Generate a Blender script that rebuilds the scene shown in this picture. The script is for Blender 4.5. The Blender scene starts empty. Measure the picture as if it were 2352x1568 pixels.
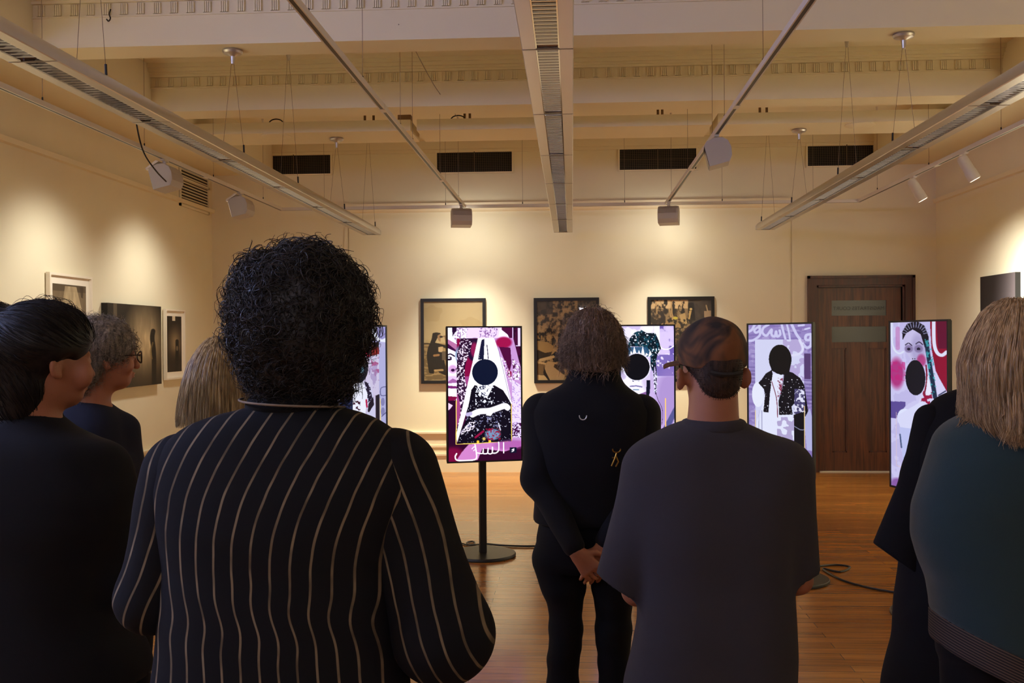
import bpy, math, random
import numpy as np
from mathutils import Vector, Matrix

random.seed(7)
RNG = np.random.default_rng(11)
SC = bpy.context.scene
COL = SC.collection
PI = math.pi

# ------------------------------------------------------------------ camera
FPX = 2287.0
CAM = np.array([0.0, 0.0, 1.62])
_Y = np.array([(1314 - 1176) / FPX, (784 - 774) / FPX, -1.0]); _Y /= np.linalg.norm(_Y)
_Z = np.array([-0.0066, 1.0, 0.004]); _Z -= _Y * _Z.dot(_Y); _Z /= np.linalg.norm(_Z)
_X = np.cross(_Y, _Z)
RWC = np.stack([_X, _Y, _Z], axis=1)          # world -> camera


def ray(px, py):
    return RWC.T @ np.array([(px - 1176) / FPX, (784 - py) / FPX, -1.0])


def atY(px, py, Y):
    d = ray(px, py); return CAM + d * (Y / d[1])


def atX(px, py, X):
    d = ray(px, py); return CAM + d * (X / d[0])


def atZ(px, py, Z):
    d = ray(px, py); return CAM + d * ((Z - CAM[2]) / d[2])


cam_d = bpy.data.cameras.new('camera')
cam_d.sensor_width = 36.0
cam_d.lens = 36.0 * FPX / 2352.0
cam_d.clip_start = 0.05
cam_o = bpy.data.objects.new('camera', cam_d)
COL.objects.link(cam_o)
m4 = Matrix([list(r) for r in RWC.T]).to_4x4()
m4.translation = Vector(CAM)
cam_o.matrix_world = m4
SC.camera = cam_o

# ------------------------------------------------------------------ materials
def srgb(c):
    c = np.asarray(c, float) / 255.0
    return np.where(c <= 0.04045, c / 12.92, ((c + 0.055) / 1.055) ** 2.4)


def lin(r, g, b):
    return tuple(float(v) for v in srgb((r, g, b)))


def new_mat(name):
    m = bpy.data.materials.new(name); m.use_nodes = True
    nt = m.node_tree
    return m, nt, nt.nodes['Principled BSDF']


def mat(name, col, rough=0.5, metal=0.0, bump=0.0, bscale=200.0, spec=0.5, var=0.0, vscale=4.0, coat=0.0, sheen=0.0):
    m, nt, p = new_mat(name)
    p.inputs['Base Color'].default_value = (*col, 1)
    p.inputs['Roughness'].default_value = rough
    p.inputs['Metallic'].default_value = metal
    p.inputs['Specular IOR Level'].default_value = spec
    p.inputs['Coat Weight'].default_value = coat
    if sheen:
        p.inputs['Sheen Weight'].default_value = sheen
        p.inputs['Sheen Roughness'].default_value = 0.5
    tc = nt.nodes.new('ShaderNodeTexCoord')
    if bump > 0:
        n = nt.nodes.new('ShaderNodeTexNoise'); n.inputs['Scale'].default_value = bscale
        n.inputs['Detail'].default_value = 2
        b = nt.nodes.new('ShaderNodeBump'); b.inputs['Strength'].default_value = bump
        b.inputs['Distance'].default_value = 0.004
        nt.links.new(tc.outputs['Object'], n.inputs['Vector'])
        nt.links.new(n.outputs['Fac'], b.inputs['Height'])
        nt.links.new(b.outputs['Normal'], p.inputs['Normal'])
    if var > 0:
        n2 = nt.nodes.new('ShaderNodeTexNoise'); n2.inputs['Scale'].default_value = vscale
        n2.inputs['Detail'].default_value = 4
        r = nt.nodes.new('ShaderNodeValToRGB')
        r.color_ramp.elements[0].position = 0.3; r.color_ramp.elements[1].position = 0.7
        r.color_ramp.elements[0].color = (*[c * (1 - var) for c in col], 1)
        r.color_ramp.elements[1].color = (*[min(1, c * (1 + var)) for c in col], 1)
        nt.links.new(tc.outputs['Object'], n2.inputs['Vector'])
        nt.links.new(n2.outputs['Fac'], r.inputs['Fac'])
        nt.links.new(r.outputs['Color'], p.inputs['Base Color'])
    return m


def attr_mat(name, emit=0.0, rough=0.5):
    m, nt, p = new_mat(name)
    a = nt.nodes.new('ShaderNodeAttribute'); a.attribute_name = 'art'
    p.inputs['Roughness'].default_value = rough
    if emit > 0:
        p.inputs['Base Color'].default_value = (0.005, 0.005, 0.006, 1)
        p.inputs['Roughness'].default_value = 0.3
        p.inputs['Specular IOR Level'].default_value = 0.15
        nt.links.new(a.outputs['Color'], p.inputs['Emission Color'])
        p.inputs['Emission Strength'].default_value = emit
    else:
        nt.links.new(a.outputs['Color'], p.inputs['Base Color'])
    return m


def emit_mat(name, col, strength):
    m, nt, p = new_mat(name)
    p.inputs['Base Color'].default_value = (0.8, 0.8, 0.8, 1)
    p.inputs['Emission Color'].default_value = (*col, 1)
    p.inputs['Emission Strength'].default_value = strength
    return m


def glass_mat(name, tint=(1, 1, 1), rough=0.02, ior=1.5):
    m = bpy.data.materials.new(name); m.use_nodes = True
    nt = m.node_tree; nt.nodes.clear()
    o = nt.nodes.new('ShaderNodeOutputMaterial')
    mx = nt.nodes.new('ShaderNodeMixShader')
    t = nt.nodes.new('ShaderNodeBsdfTransparent'); t.inputs['Color'].default_value = (*tint, 1)
    g = nt.nodes.new('ShaderNodeBsdfGlossy'); g.inputs['Roughness'].default_value = rough
    lw = nt.nodes.new('ShaderNodeLayerWeight'); lw.inputs['Blend'].default_value = 0.5
    pw = nt.nodes.new('ShaderNodeMath'); pw.operation = 'POWER'; pw.inputs[1].default_value = 5.0
    nt.links.new(lw.outputs['Facing'], pw.inputs[0])
    f = nt.nodes.new('ShaderNodeMath'); f.operation = 'MULTIPLY_ADD'; f.inputs[1].default_value = 0.9; f.inputs[2].default_value = 0.035
    nt.links.new(pw.outputs[0], f.inputs[0])
    nt.links.new(f.outputs[0], mx.inputs[0]); nt.links.new(t.outputs[0], mx.inputs[1])
    nt.links.new(g.outputs[0], mx.inputs[2]); nt.links.new(mx.outputs[0], o.inputs[0])
    return m


def wood_floor():
    m, nt, p = new_mat('wood_floor')
    tc = nt.nodes.new('ShaderNodeTexCoord')
    br = nt.nodes.new('ShaderNodeTexBrick')
    br.offset = 0.37; br.offset_frequency = 2
    br.inputs['Scale'].default_value = 1.0
    br.inputs['Brick Width'].default_value = 1.35
    br.inputs['Row Height'].default_value = 0.092
    br.inputs['Mortar Size'].default_value = 0.0016
    br.inputs['Mortar Smooth'].default_value = 0.2
    br.inputs['Bias'].default_value = 0.0
    br.inputs['Color1'].default_value = (*lin(142, 86, 32), 1)
    br.inputs['Color2'].default_value = (*lin(172, 112, 46), 1)
    br.inputs['Mortar'].default_value = (*lin(70, 38, 18), 1)
    nt.links.new(tc.outputs['Object'], br.inputs['Vector'])
    mp = nt.nodes.new('ShaderNodeMapping'); mp.inputs['Scale'].default_value = (1.2, 26, 1)
    nt.links.new(tc.outputs['Object'], mp.inputs['Vector'])
    n = nt.nodes.new('ShaderNodeTexNoise'); n.inputs['Scale'].default_value = 2.2
    n.inputs['Detail'].default_value = 6; n.inputs['Distortion'].default_value = 0.6
    nt.links.new(mp.outputs[0], n.inputs['Vector'])
    mix = nt.nodes.new('ShaderNodeMixRGB'); mix.blend_type = 'OVERLAY'; mix.inputs[0].default_value = 0.55
    nt.links.new(br.outputs['Color'], mix.inputs[1]); nt.links.new(n.outputs['Fac'], mix.inputs[2])
    nt.links.new(mix.outputs[0], p.inputs['Base Color'])
    mr = nt.nodes.new('ShaderNodeMapRange')
    mr.inputs['To Min'].default_value = 0.12; mr.inputs['To Max'].default_value = 0.24
    nt.links.new(n.outputs['Fac'], mr.inputs['Value'])
    nt.links.new(mr.outputs[0], p.inputs['Roughness'])
    p.inputs['Specular IOR Level'].default_value = 0.75
    b = nt.nodes.new('ShaderNodeBump'); b.inputs['Strength'].default_value = 0.12
    b.inputs['Distance'].default_value = 0.002
    nt.links.new(br.outputs['Fac'], b.inputs['Height']); b.invert = True
    nt.links.new(b.outputs['Normal'], p.inputs['Normal'])
    return m


def wood_mat(name, c1, c2, rough=0.35):
    m, nt, p = new_mat(name)
    tc = nt.nodes.new('ShaderNodeTexCoord')
    mp = nt.nodes.new('ShaderNodeMapping'); mp.inputs['Scale'].default_value = (22, 22, 1.3)
    n = nt.nodes.new('ShaderNodeTexNoise'); n.inputs['Scale'].default_value = 1.6
    n.inputs['Detail'].default_value = 7; n.inputs['Distortion'].default_value = 0.8
    r = nt.nodes.new('ShaderNodeValToRGB')
    r.color_ramp.elements[0].position = 0.32; r.color_ramp.elements[1].position = 0.72
    r.color_ramp.elements[0].color = (*c1, 1); r.color_ramp.elements[1].color = (*c2, 1)
    nt.links.new(tc.outputs['Object'], mp.inputs[0]); nt.links.new(mp.outputs[0], n.inputs[0])
    nt.links.new(n.outputs['Fac'], r.inputs['Fac']); nt.links.new(r.outputs['Color'], p.inputs['Base Color'])
    p.inputs['Roughness'].default_value = rough
    return m


M = {}
M['wall'] = mat('cream_wall_paint', lin(230, 223, 199), 0.75, bump=0.08, bscale=60, var=0.025, vscale=1.5)
M['ceil'] = mat('cream_ceiling_paint', lin(226, 216, 190), 0.8, bump=0.05, bscale=50)
M['trim'] = mat('cream_trim_gloss', lin(230, 221, 194), 0.4)
M['floor'] = wood_floor()
M['door'] = wood_mat('dark_door_wood', lin(58, 28, 15), lin(104, 55, 27), 0.4)
M['doorframe'] = wood_mat('red_brown_frame_wood', lin(52, 22, 14), lin(84, 38, 24), 0.4)
M['alu'] = mat('satin_aluminium', lin(200, 196, 192), 0.34, 0.85)
M['white_metal'] = mat('white_powder_coat', lin(214, 208, 204), 0.45, 0.0)
M['grey_metal'] = mat('grey_powder_coat', lin(176, 170, 170), 0.45, 0.0)
M['mirror'] = mat('bright_reflector', lin(182, 180, 184), 0.1, 1.0)
M['black'] = mat('black_plastic', lin(16, 16, 18), 0.4)
M['black_metal'] = mat('black_powder_coat', lin(20, 20, 21), 0.42, 0.2)
M['vent_dark'] = mat('dark_duct', lin(10, 10, 12), 0.8)
M['vent_grid'] = mat('vent_grid_paint', lin(84, 72, 54), 0.6)
M['wire'] = mat('steel_wire', lin(120, 104, 88), 0.4, 0.6)
M['frame_black'] = mat('black_picture_frame', lin(20, 19, 18), 0.4)
M['frame_white'] = mat('white_picture_frame', lin(235, 226, 210), 0.5)
M['mount'] = mat('white_mount_board', lin(240, 234, 222), 0.9)
M['canvas_edge'] = mat('black_canvas_edge', lin(24, 22, 20), 0.8)
M['print'] = attr_mat('photographic_print', 0, 0.6)
M['glass'] = glass_mat('picture_glass', (0.97, 0.97, 0.97), 0.015, 1.5)
M['screen'] = attr_mat('lit_display', 1.45)
M['frost'] = mat('old_obscured_glass', lin(58, 60, 52), 0.3, 0.0, spec=0.6, bump=0.1, bscale=90)
M['letter'] = mat('faded_black_lettering', lin(28, 27, 24), 0.5)
M['pale'] = mat('light_gap_threshold', lin(205, 196, 178), 0.5)
M['gold'] = mat('brass_clip', lin(140, 102, 38), 0.35, 0.9)
M['silver'] = mat('silver_loop', lin(225, 225, 220), 0.3, 0.6)
M['lamp_off'] = mat('unlit_lamp_glass', lin(90, 90, 104), .1, 0.6)
M['lamp_face'] = emit_mat('flood_lamp_glass', (1.0, 0.82, 0.6), 2.0)

# ------------------------------------------------------------------ mesh helpers
def tag(o, label=None, cat=None, group=None, kind=None):
    if label: o['label'] = label
    if cat: o['category'] = cat
    if group: o['group'] = group
    if kind: o['kind'] = kind
    return o


def wloc(o):
    v = Vector((0, 0, 0))
    while o is not None:
        v += o.location; o = o.parent
    return v


def link(name, me, material, parent=None, loc=None):
    o = bpy.data.objects.new(name, me)
    if material is not None and len(me.materials) == 0:
        me.materials.append(material)
    COL.objects.link(o)
    if parent is not None: o.parent = parent
    if loc is not None: o.location = loc
    return o


def empty(name, loc, rz=0.0):
    o = bpy.data.objects.new(name, None); COL.objects.link(o)
    o.location = loc; o.rotation_euler = (0, 0, rz); o.empty_display_size = 0.1
    return o


def np_mesh(name, V, Q, smooth=True):
    """mesh from an (n,3) vertex array and an (m,4) quad array"""
    V = np.ascontiguousarray(V, dtype=np.float32); Q = np.ascontiguousarray(Q, dtype=np.int32)
    me = bpy.data.meshes.new(name)
    k = Q.shape[1]
    me.vertices.add(len(V)); me.vertices.foreach_set('co', V.ravel())
    me.loops.add(Q.size); me.loops.foreach_set('vertex_index', Q.ravel())
    me.polygons.add(len(Q))
    me.polygons.foreach_set('loop_start', np.arange(0, Q.size, k, dtype=np.int32))
    if smooth:
        me.polygons.foreach_set('use_smooth', np.ones(len(Q), dtype=bool))
    me.update(calc_edges=True)
    me.validate()
    return me


class MB:
    def __init__(s):
        s.v = []; s.f = []

    def add(s, vs, fs):
        b = len(s.v); s.v.extend([tuple(map(float, p)) for p in vs]); s.f.extend([tuple(b + i for i in f) for f in fs]); return s

    def box(s, x0, x1, y0, y1, z0, z1):
        vs = [(x, y, z) for x in (x0, x1) for y in (y0, y1) for z in (z0, z1)]
        return s.add(vs, [(0, 1, 3, 2), (4, 6, 7, 5), (0, 4, 5, 1), (2, 3, 7, 6), (0, 2, 6, 4), (1, 5, 7, 3)])

    def prism(s, pts, axis, a, b):
        """extrude a closed 2-D outline along an axis; pts are in the other two axes in order"""
        n = len(pts)
        def mk(p, t):
            q = list(p); q.insert(axis, t); return tuple(q)
        vs = [mk(p, a) for p in pts] + [mk(p, b) for p in pts]
        fs = [(i, (i + 1) % n, n + (i + 1) % n, n + i) for i in range(n)]
        fs += [tuple(range(n - 1, -1, -1)), tuple(range(n, 2 * n))]
        return s.add(vs, fs)

    def tube(s, pts, r, n=6, caps=True):
        pts = [np.array(p, float) for p in pts]
        rs = r if hasattr(r, '__len__') else [r] * len(pts)
        rings = []
        ref = None
        for i, p in enumerate(pts):
            t = pts[min(i + 1, len(pts) - 1)] - pts[max(i - 1, 0)]
            t = t / (np.linalg.norm(t) + 1e-9)
            if ref is None:
                ref = np.array([0, 0, 1.0]) if abs(t[2]) < 0.9 else np.array([1.0, 0, 0])
            u = np.cross(t, ref); u /= np.linalg.norm(u) + 1e-9
            w = np.cross(u, t); ref = w
            rings.append([p + rs[i] * (math.cos(a) * u + math.sin(a) * w) for a in np.linspace(0, 2 * PI, n, endpoint=False)])
        vs = [q for ring in rings for q in ring]
        fs = []
        for i in range(len(pts) - 1):
            for j in range(n):
                fs.append((i * n + j, i * n + (j + 1) % n, (i + 1) * n + (j + 1) % n, (i + 1) * n + j))
        if caps:
            fs.append(tuple(range(n - 1, -1, -1))); fs.append(tuple((len(pts) - 1) * n + j for j in range(n)))
        return s.add(vs, fs)

    def lathe(s, prof, c=(0, 0, 0), n=32):
        """prof: (r, z) list about the vertical axis through c"""
        vs = []; fs = []
        for r, z in prof:
            for j in range(n):
                a = 2 * PI * j / n
                vs.append((c[0] + r * math.cos(a), c[1] + r * math.sin(a), c[2] + z))
        for i in range(len(prof) - 1):
            for j in range(n):
                fs.append((i * n + j, i * n + (j + 1) % n, (i + 1) * n + (j + 1) % n, (i + 1) * n + j))
        fs.append(tuple(range(n - 1, -1, -1))); fs.append(tuple((len(prof) - 1) * n + j for j in range(n)))
        return s.add(vs, fs)

    def xform(s, mtx):
        s.v = [tuple(mtx @ Vector(p)) for p in s.v]; return s

    def build(s, name, material, parent=None, smooth=False, local=False, bevel=0.0):
        me = bpy.data.meshes.new(name)
        off = Vector((0, 0, 0)) if (parent is None or local) else wloc(parent)
        me.from_pydata([(p[0] - off[0], p[1] - off[1], p[2] - off[2]) for p in s.v], [], s.f)
        me.update()
        import bmesh
        bm = bmesh.new(); bm.from_mesh(me); bmesh.ops.recalc_face_normals(bm, faces=bm.faces)
        if bevel > 0:
            es = [e for e in bm.edges if len(e.link_faces) == 2 and e.calc_face_angle(0) > 0.6]
            bmesh.ops.bevel(bm, geom=es, offset=bevel, segments=2, affect='EDGES', profile=0.6)
        bm.to_mesh(me); bm.free()
        if smooth:
            me.polygons.foreach_set('use_smooth', np.ones(len(me.polygons), dtype=bool))
            try: me.set_sharp_from_angle(angle=0.7)
            except Exception: pass
        return link(name, me, material, parent)


def struct(mb, name, material, parent=None, **k):
    o = mb.build(name, material, parent, **k)
    if parent is None: o['kind'] = 'structure'
    return o


# ------------------------------------------------------------------ room numbers
YB = 12.0                       # back wall
XL = float(atY(487, 520, YB)[0])
XR = float(atY(2150, 520, YB)[0])
ZC = 4.0                        # ceiling
ZB = 3.60                       # beam soffit
YF = -3.4                       # wall behind the visitors
BL, BR = -3.64, 3.56            # inner faces of the long side bulkheads

# floor / ceiling / walls
struct(MB().box(XL - .2, XR + .2, YF - .2, YB + .25, -.12, 0), 'floor', M['floor'])
struct(MB().box(XL - .2, XR + .2, YF - .2, YB + .25, ZC, ZC + .15), 'ceiling', M['ceil'])
LW = (.2, 3.2, 2.98, 3.54)
struct(MB().box(XL - .2, XL, YF - .2, YB + .2, 0, LW[2]).box(XL - .2, XL, YF - .2, YB + .2, LW[3], ZC).box(XL - .2, XL, YF - .2, LW[0], LW[2], LW[3]).box(XL - .2, XL, LW[1], YB + .2, LW[2], LW[3]), 'wall_left', M['wall'])
struct(MB().box(XR, XR + .2, YF - .2, YB + .2, 0, ZC), 'wall_right', M['wall'])

# back wall with a door opening
pA, pB = atY(1855, 637, YB), atY(2097, 633, YB)
DX0, DX1 = float(pA[0]), float(pB[0]); DZ = float((pA[2] + pB[2]) / 2)
FW = 0.125                      # door frame width
ox0, ox1, oz = DX0 + FW, DX1 - FW, DZ - FW
w = MB().box(XL, ox0, YB, YB + .2, 0, ZC).box(ox1, XR, YB, YB + .2, 0, ZC).box(ox0, ox1, YB, YB + .2, oz, ZC)
wall_back = struct(w, 'wall_back', M['wall'])
# the slightly proud middle bay of the back wall, up to the picture rail
bx0 = float(atY(803, 600, YB)[0]); bx1 = float(atY(1813, 600, YB)[0])
zr = float(atY(1300, 478, YB)[2])
struct(MB().box(bx0, bx1, YB - .02, YB, 0, zr), 'trim_1', M['wall'])
# moulded picture rail
struct(MB().prism([(YB - .02, zr - .03), (YB - .06, zr - .015), (YB - .085, zr + .02), (YB - .12, zr + .045),
                   (YB - .12, zr + .07), (YB, zr + .07), (YB, zr - .03)], 0, bx0 - .02, bx1 + .02), 'trim_2', M['trim'])
# narrow vertical pipe-chase strips beside the bay
for k, px in ((3, 1823), (4, 796)):
    x = float(atY(px, 600, YB)[0])
    struct(MB().box(x - .022, x + .022, YB - .012, YB, .48, zr + .03), 'trim_%d' % k, M['wall'])
# side wall picture rails
prof = lambda x, s, z: [(x, z), (x + s * .03, z + .01), (x + s * .04, z + .05), (x, z + .06)]
for k, (x, s) in ((5, (XL, 1)), (6, (XR, -1))):
    struct(MB().prism(prof(x, s, 3.16), 1, YF, YB), 'trim_%d' % k, M['trim'])


def skirting(mb, mk):
    for a, b, d in ((0, .20, .030), (.20, .225, .045), (.225, .30, .022), (.30, .325, .034), (.325, .45, .014), (.45, .465, .03), (.465, .485, .042)):
        mk(mb, a, b, d)
    return mb


struct(skirting(MB(), lambda m_, a, b, d: m_.box(XL, DX0, YB - .02 - d, YB - .001, a, b).box(DX1, XR, YB - d, YB - .001, a, b)), 'baseboard_back', M['trim'])
struct(skirting(MB(), lambda m_, a, b, d: m_.box(XL, XL + d, YF, YB, a, b)), 'baseboard_left', M['trim'])
struct(skirting(MB(), lambda m_, a, b, d: m_.box(XR - d, XR, YF, YB, a, b)), 'baseboard_right', M['trim'])

# wall behind the visitors: high windows added as dim fill on their backs
WZ0, WZ1 = 2.95, 3.85
fw = MB().box(XL, XR, YF - .2, YF, 0, WZ0).box(XL, XR, YF - .2, YF, WZ1, ZC)
wins = [(-3.6, -2.2), (-1.6, -.2)]
xs = [XL] + [v for ab in wins for v in ab] + [XR]
for i in range(0, len(xs), 2):
    fw.box(xs[i], xs[i + 1], YF - .2, YF, WZ0, WZ1)
struct(fw, 'wall_front', M['wall'])
M['back_fill'] = emit_mat('back_fill_pane', (0.80, 0.76, 1.0), 7.0)
for k, (a, b) in enumerate(wins):
    f = MB()
    for z0, z1 in ((WZ0, WZ0 + .06), ((WZ0 + WZ1) / 2 - .02, (WZ0 + WZ1) / 2 + .02), (WZ1 - .06, WZ1)): f.box(a, b, YF - .12, YF - .05, z0, z1)
    for x0, x1 in ((a, a + .06), ((a + b) / 2 - .025, (a + b) / 2 + .025), (b - .06, b)): f.box(x0, x1, YF - .12, YF - .05, WZ0 + .06, WZ1 - .06)
    wo = struct(f, 'added_window_%d' % (k + 1), M['trim'])
    MB().box(a, b, YF - .1, YF - .09, WZ0, WZ1).build('pane', M['back_fill'], wo)
f = MB()
for y_ in (LW[0], (LW[0] + LW[1]) / 2 - .025, LW[1] - .05): f.box(XL - .12, XL - .05, y_, y_ + .05, LW[2], LW[3])
f.box(XL - .12, XL - .05, LW[0] + .05, LW[1] - .05, LW[2], LW[2] + .04).box(XL - .12, XL - .05, LW[0] + .05, LW[1] - .05, LW[3] - .04, LW[3])
wo = struct(f, 'added_window_4', M['trim'])
MB().box(XL - .1, XL - .09, LW[0], LW[1], LW[2], LW[3]).build('pane', emit_mat('blue_fill_pane', (.36, .46, 1.0), 36.0), wo)  # unseen glowing pane, added to tint the beam faces blue
# small bright pane added behind the visitors, to mirror in the middle picture's glass
_g = YB - .08
va, vb = atY(1331, 706, 2 * _g - YF), atY(1350, 720, 2 * _g - YF)
wo = struct(MB().box(va[0] - .03, vb[0] + .03, YF, YF + .03, va[2], va[2] + .03).box(va[0] - .03, vb[0] + .03, YF, YF + .03, vb[2] - .03, vb[2])
            .box(va[0] - .03, va[0], YF, YF + .03, vb[2], va[2]).box(vb[0], vb[0] + .03, YF, YF + .03, vb[2], va[2]), 'added_window_3', M['trim'])
MB().box(va[0], vb[0], YF + .002, YF + .012, vb[2], va[2]).build('pane', emit_mat('bright_pane', (.92, .95, 1.0), 30.0), wo)

# ------------------------------------------------------------------ ceiling beams
def beam(name, y0, y1):
    o = struct(MB().box(BL, BR, y0, y1, ZB, ZC), name, M['ceil'])
    m_ = MB()
    for yy, s in ((y0, -1),):
        for z0, z1, d in ((3.895, 3.915, .022), (3.915, 3.935, .035), (3.935, 3.965, .06), (3.965, ZC, .085), (3.80, 3.81, .012)):
            m_.box(BL, BR, yy - d, yy, z0, z1)
    m_.build('cornice', M['ceil'], o)
    m_ = MB()
    n = int((BR - BL) / .115)
    for i in range(n):
        x = BL + .06 + i * .115
        for q in (-.021, -.007, .007, .021):
            m_.box(x + q - .005, x + q + .005, y0 - .014, y0, 3.815, 3.888)
    m_.build('frieze_moulding', M['ceil'], o)
    return o


beam('ceiling_beam', 6.56, 6.84)
beam('ceiling_beam', 8.46, 8.76)
# long bulkheads down both sides
for nm, a, b, s in (('trim_7', XL, BL, 1), ('trim_8', BR, XR, -1)):
    struct(MB().box(a, b, YF, YB, ZB + .03, ZC), nm, M['ceil'])
# frieze band at the top of the back wall
struct(MB().box(BL, BR, YB - .05, YB, 3.90, ZC).box(BL, BR, YB - .025, YB, 3.86, 3.90), 'trim_9', M['ceil'])
# low hung soffit near the back, in three lengths, with hanger rods
xg1, xg2 = float(atY(950, 280, 9.43)[0]), float(atY(1642, 265, 9.43)[0])
for nm, a, b in (('trim_10', BL, xg1 - .03), ('trim_11', xg1 + .03, xg2 - .03), ('trim_12', xg2 + .03, BR)):
    struct(MB().box(a, b, 9.43, 9.99, ZB, ZB + .105), nm, M['ceil'])
for i, (px, py) in enumerate(((838, 260), (858, 260), (1067, 255), (1079, 255), (1511, 244), (1521, 244), (1745, 239), (1761, 239), (2190, 230), (400, 266), (437, 268))):
    p = atY(px, py, 9.6)
    r = MB().tube([(p[0], 9.6, ZB + .105), (p[0], 9.6, ZC)], .012, 8)
    r.lathe([(.018, 0), (.018, .012), (.013, .02)], (p[0], 9.6, ZB + .105), 10)
    tag(r.build('hanger_rod', mat('rod_paint', lin(120, 96, 66), .6) if i == 0 else bpy.data.materials['rod_paint'], None),
        'short steel rod hanging the low ceiling soffit in front of the back wall', 'rod', 'hanger rods above the low ceiling soffit')
# round flush discs under the soffit
for px, py, lb in ((634, 310, 'round flush ceiling disc above the air vent at the left end'), (1976, 283, 'round flush ceiling disc above the air vent over the wooden door')):
    p = atZ(px, py, ZB)
    y = min(max(p[1], 9.56), 9.86)
    x = float(atY(px, py, y)[0])
    tag(MB().lathe([(.14, 0), (.14, -.006), (.125, -.012), (.0, -.012)], (x, y, ZB - .0005), 32).build('ceiling_disc', M['ceil'], smooth=True), lb, 'ceiling disc')
# junction box and arched cable loops on top of the soffit
p = atY(930, 260, 9.5)
jb = MB().box(p[0] - .06, p[0] + .06, 9.44, 9.56, ZB + .106, ZB + .165).build('junction_box', mat('box_brown', lin(120, 92, 60), .6), bevel=.004)
tag(jb, 'brown junction box on the low soffit beside its gap', 'junction box')
for px, py, lb in ((634, 266, 'black cable loop arching over the low soffit above the left air vent'), (1052, 261, 'black cable loop arching over the low soffit near the middle lamp')):
    p = atY(px, py, 9.5)
    pts = [(p[0] + .07 * math.cos(a), 9.5, ZB + .105 + .045 * math.sin(a)) for a in np.linspace(PI, 0, 12)]
    tag(MB().tube(pts, .006, 6).build('cable_loop', M['black'], smooth=True), lb, 'cable')

# ------------------------------------------------------------------ air vents
def vent(px0, px1, py0, py1, label, mid=False):
    a, b = atY(px0, py0, YB), atY(px1, py1, YB)
    x0, x1, z1, z0 = a[0], b[0], a[2], b[2]
    z1 = (a[2] + atY(px1, py0 - .0166 * (px1 - px0), YB)[2]) / 2; z0 = b[2] + .0
    r = empty('air_vent', ((x0 + x1) / 2, YB - .02, z0))
    t = .018
    MB().box(x0 - t, x1 + t, YB - .03, YB - .002, z1, z1 + t).box(x0 - t, x1 + t, YB - .03, YB - .002, z0 - t, z0) \
        .box(x0 - t, x0, YB - .03, YB - .002, z0, z1).box(x1, x1 + t, YB - .03, YB - .002, z0, z1).build('frame', M['wall'], r)
    MB().box(x0, x1, YB - .008, YB - .002, z0, z1).build('backing', M['vent_dark'], r)
    g = MB()
    xm = (x0 + x1) / 2
    for half in ((x0, xm), (xm, x1)):
        nx = 18
        for i in range(1, nx):
            x = half[0] + (half[1] - half[0]) * i / nx
            g.box(x - .0016, x + .0016, YB - .022, YB - .019, z0, z1)
    nz = 12
    for i in range(1, nz):
        z = z0 + (z1 - z0) * i / nz
        q = .004 if (mid and i == 6) else .0016
        g.box(x0, x1, YB - .019, YB - .016, z - q, z + q)
    g.build('grid', M['vent_grid'], r)
    MB().box(xm - .006, xm + .006, YB - .026, YB - .01, z0, z1).build('mullion', M['vent_grid'], r)
    tag(r, label, 'air vent', 'air vents along the top of the back wall')


vent(591, 760, 357, 399, 'dark rectangular air vent on back wall, first from the left corner')
vent(1004, 1176, 350, 394, 'dark rectangular air vent on back wall, just left of the middle strip lamp')
vent(1423, 1599, 344, 388, 'dark rectangular air vent with a thicker middle bar, behind the right inner track', True)
vent(1854, 2034, 334, 379, 'dark rectangular air vent on back wall above the wooden door')

# louvred return-air grille on the left wall
a, b = atX(410, 350, XL), atX(478, 495, XL)
gy0, gy1 = a[1], b[1]; gz1 = (a[2] + atX(478, 372, XL)[2]) / 2; gz0 = (b[2] + atX(410, 470, XL)[2]) / 2
lg = empty('louvre_grille', (XL, (gy0 + gy1) / 2, gz0))
MB().box(XL, XL + .02, gy0, gy0 + .03, gz0, gz1).box(XL, XL + .02, gy1 - .03, gy1, gz0, gz1).box(XL, XL + .02, gy0, gy1, gz0, gz0 + .03) \
    .box(XL, XL + .02, gy0, gy1, gz1 - .03, gz1).box(XL, XL + .02, gy0, gy1, (gz0 + gz1) / 2 - .01, (gz0 + gz1) / 2 + .02).build('frame', M['wall'], lg)
MB().box(XL + .001, XL + .004, gy0, gy1, gz0, gz1).build('backing', mat('louvre_shadow', lin(60, 48, 34), .8), lg)
sl = MB(); n = int((gz1 - gz0) / .034)
for i in range(1, n):
    z = gz0 + (gz1 - gz0) * i / n
    sl.prism([(XL + .003, z + .012), (XL + .02, z - .008), (XL + .02, z - .004), (XL + .003, z + .016)], 1, gy0 + .02, gy1 - .02)
sl.build('slats', M['wall'], lg)
tag(lg, 'cream louvred grille high on the left wall near the corner', 'grille')
#@@PART2
# ------------------------------------------------------------------ suspended strip luminaires
ZL = 2.82                       # underside of the strip lamps
def ceil_z(y):
    for a, b in ((6.56, 6.84), (8.46, 8.76), (9.43, 9.99)):
        if a <= y <= b: return ZB
    return ZC


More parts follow.
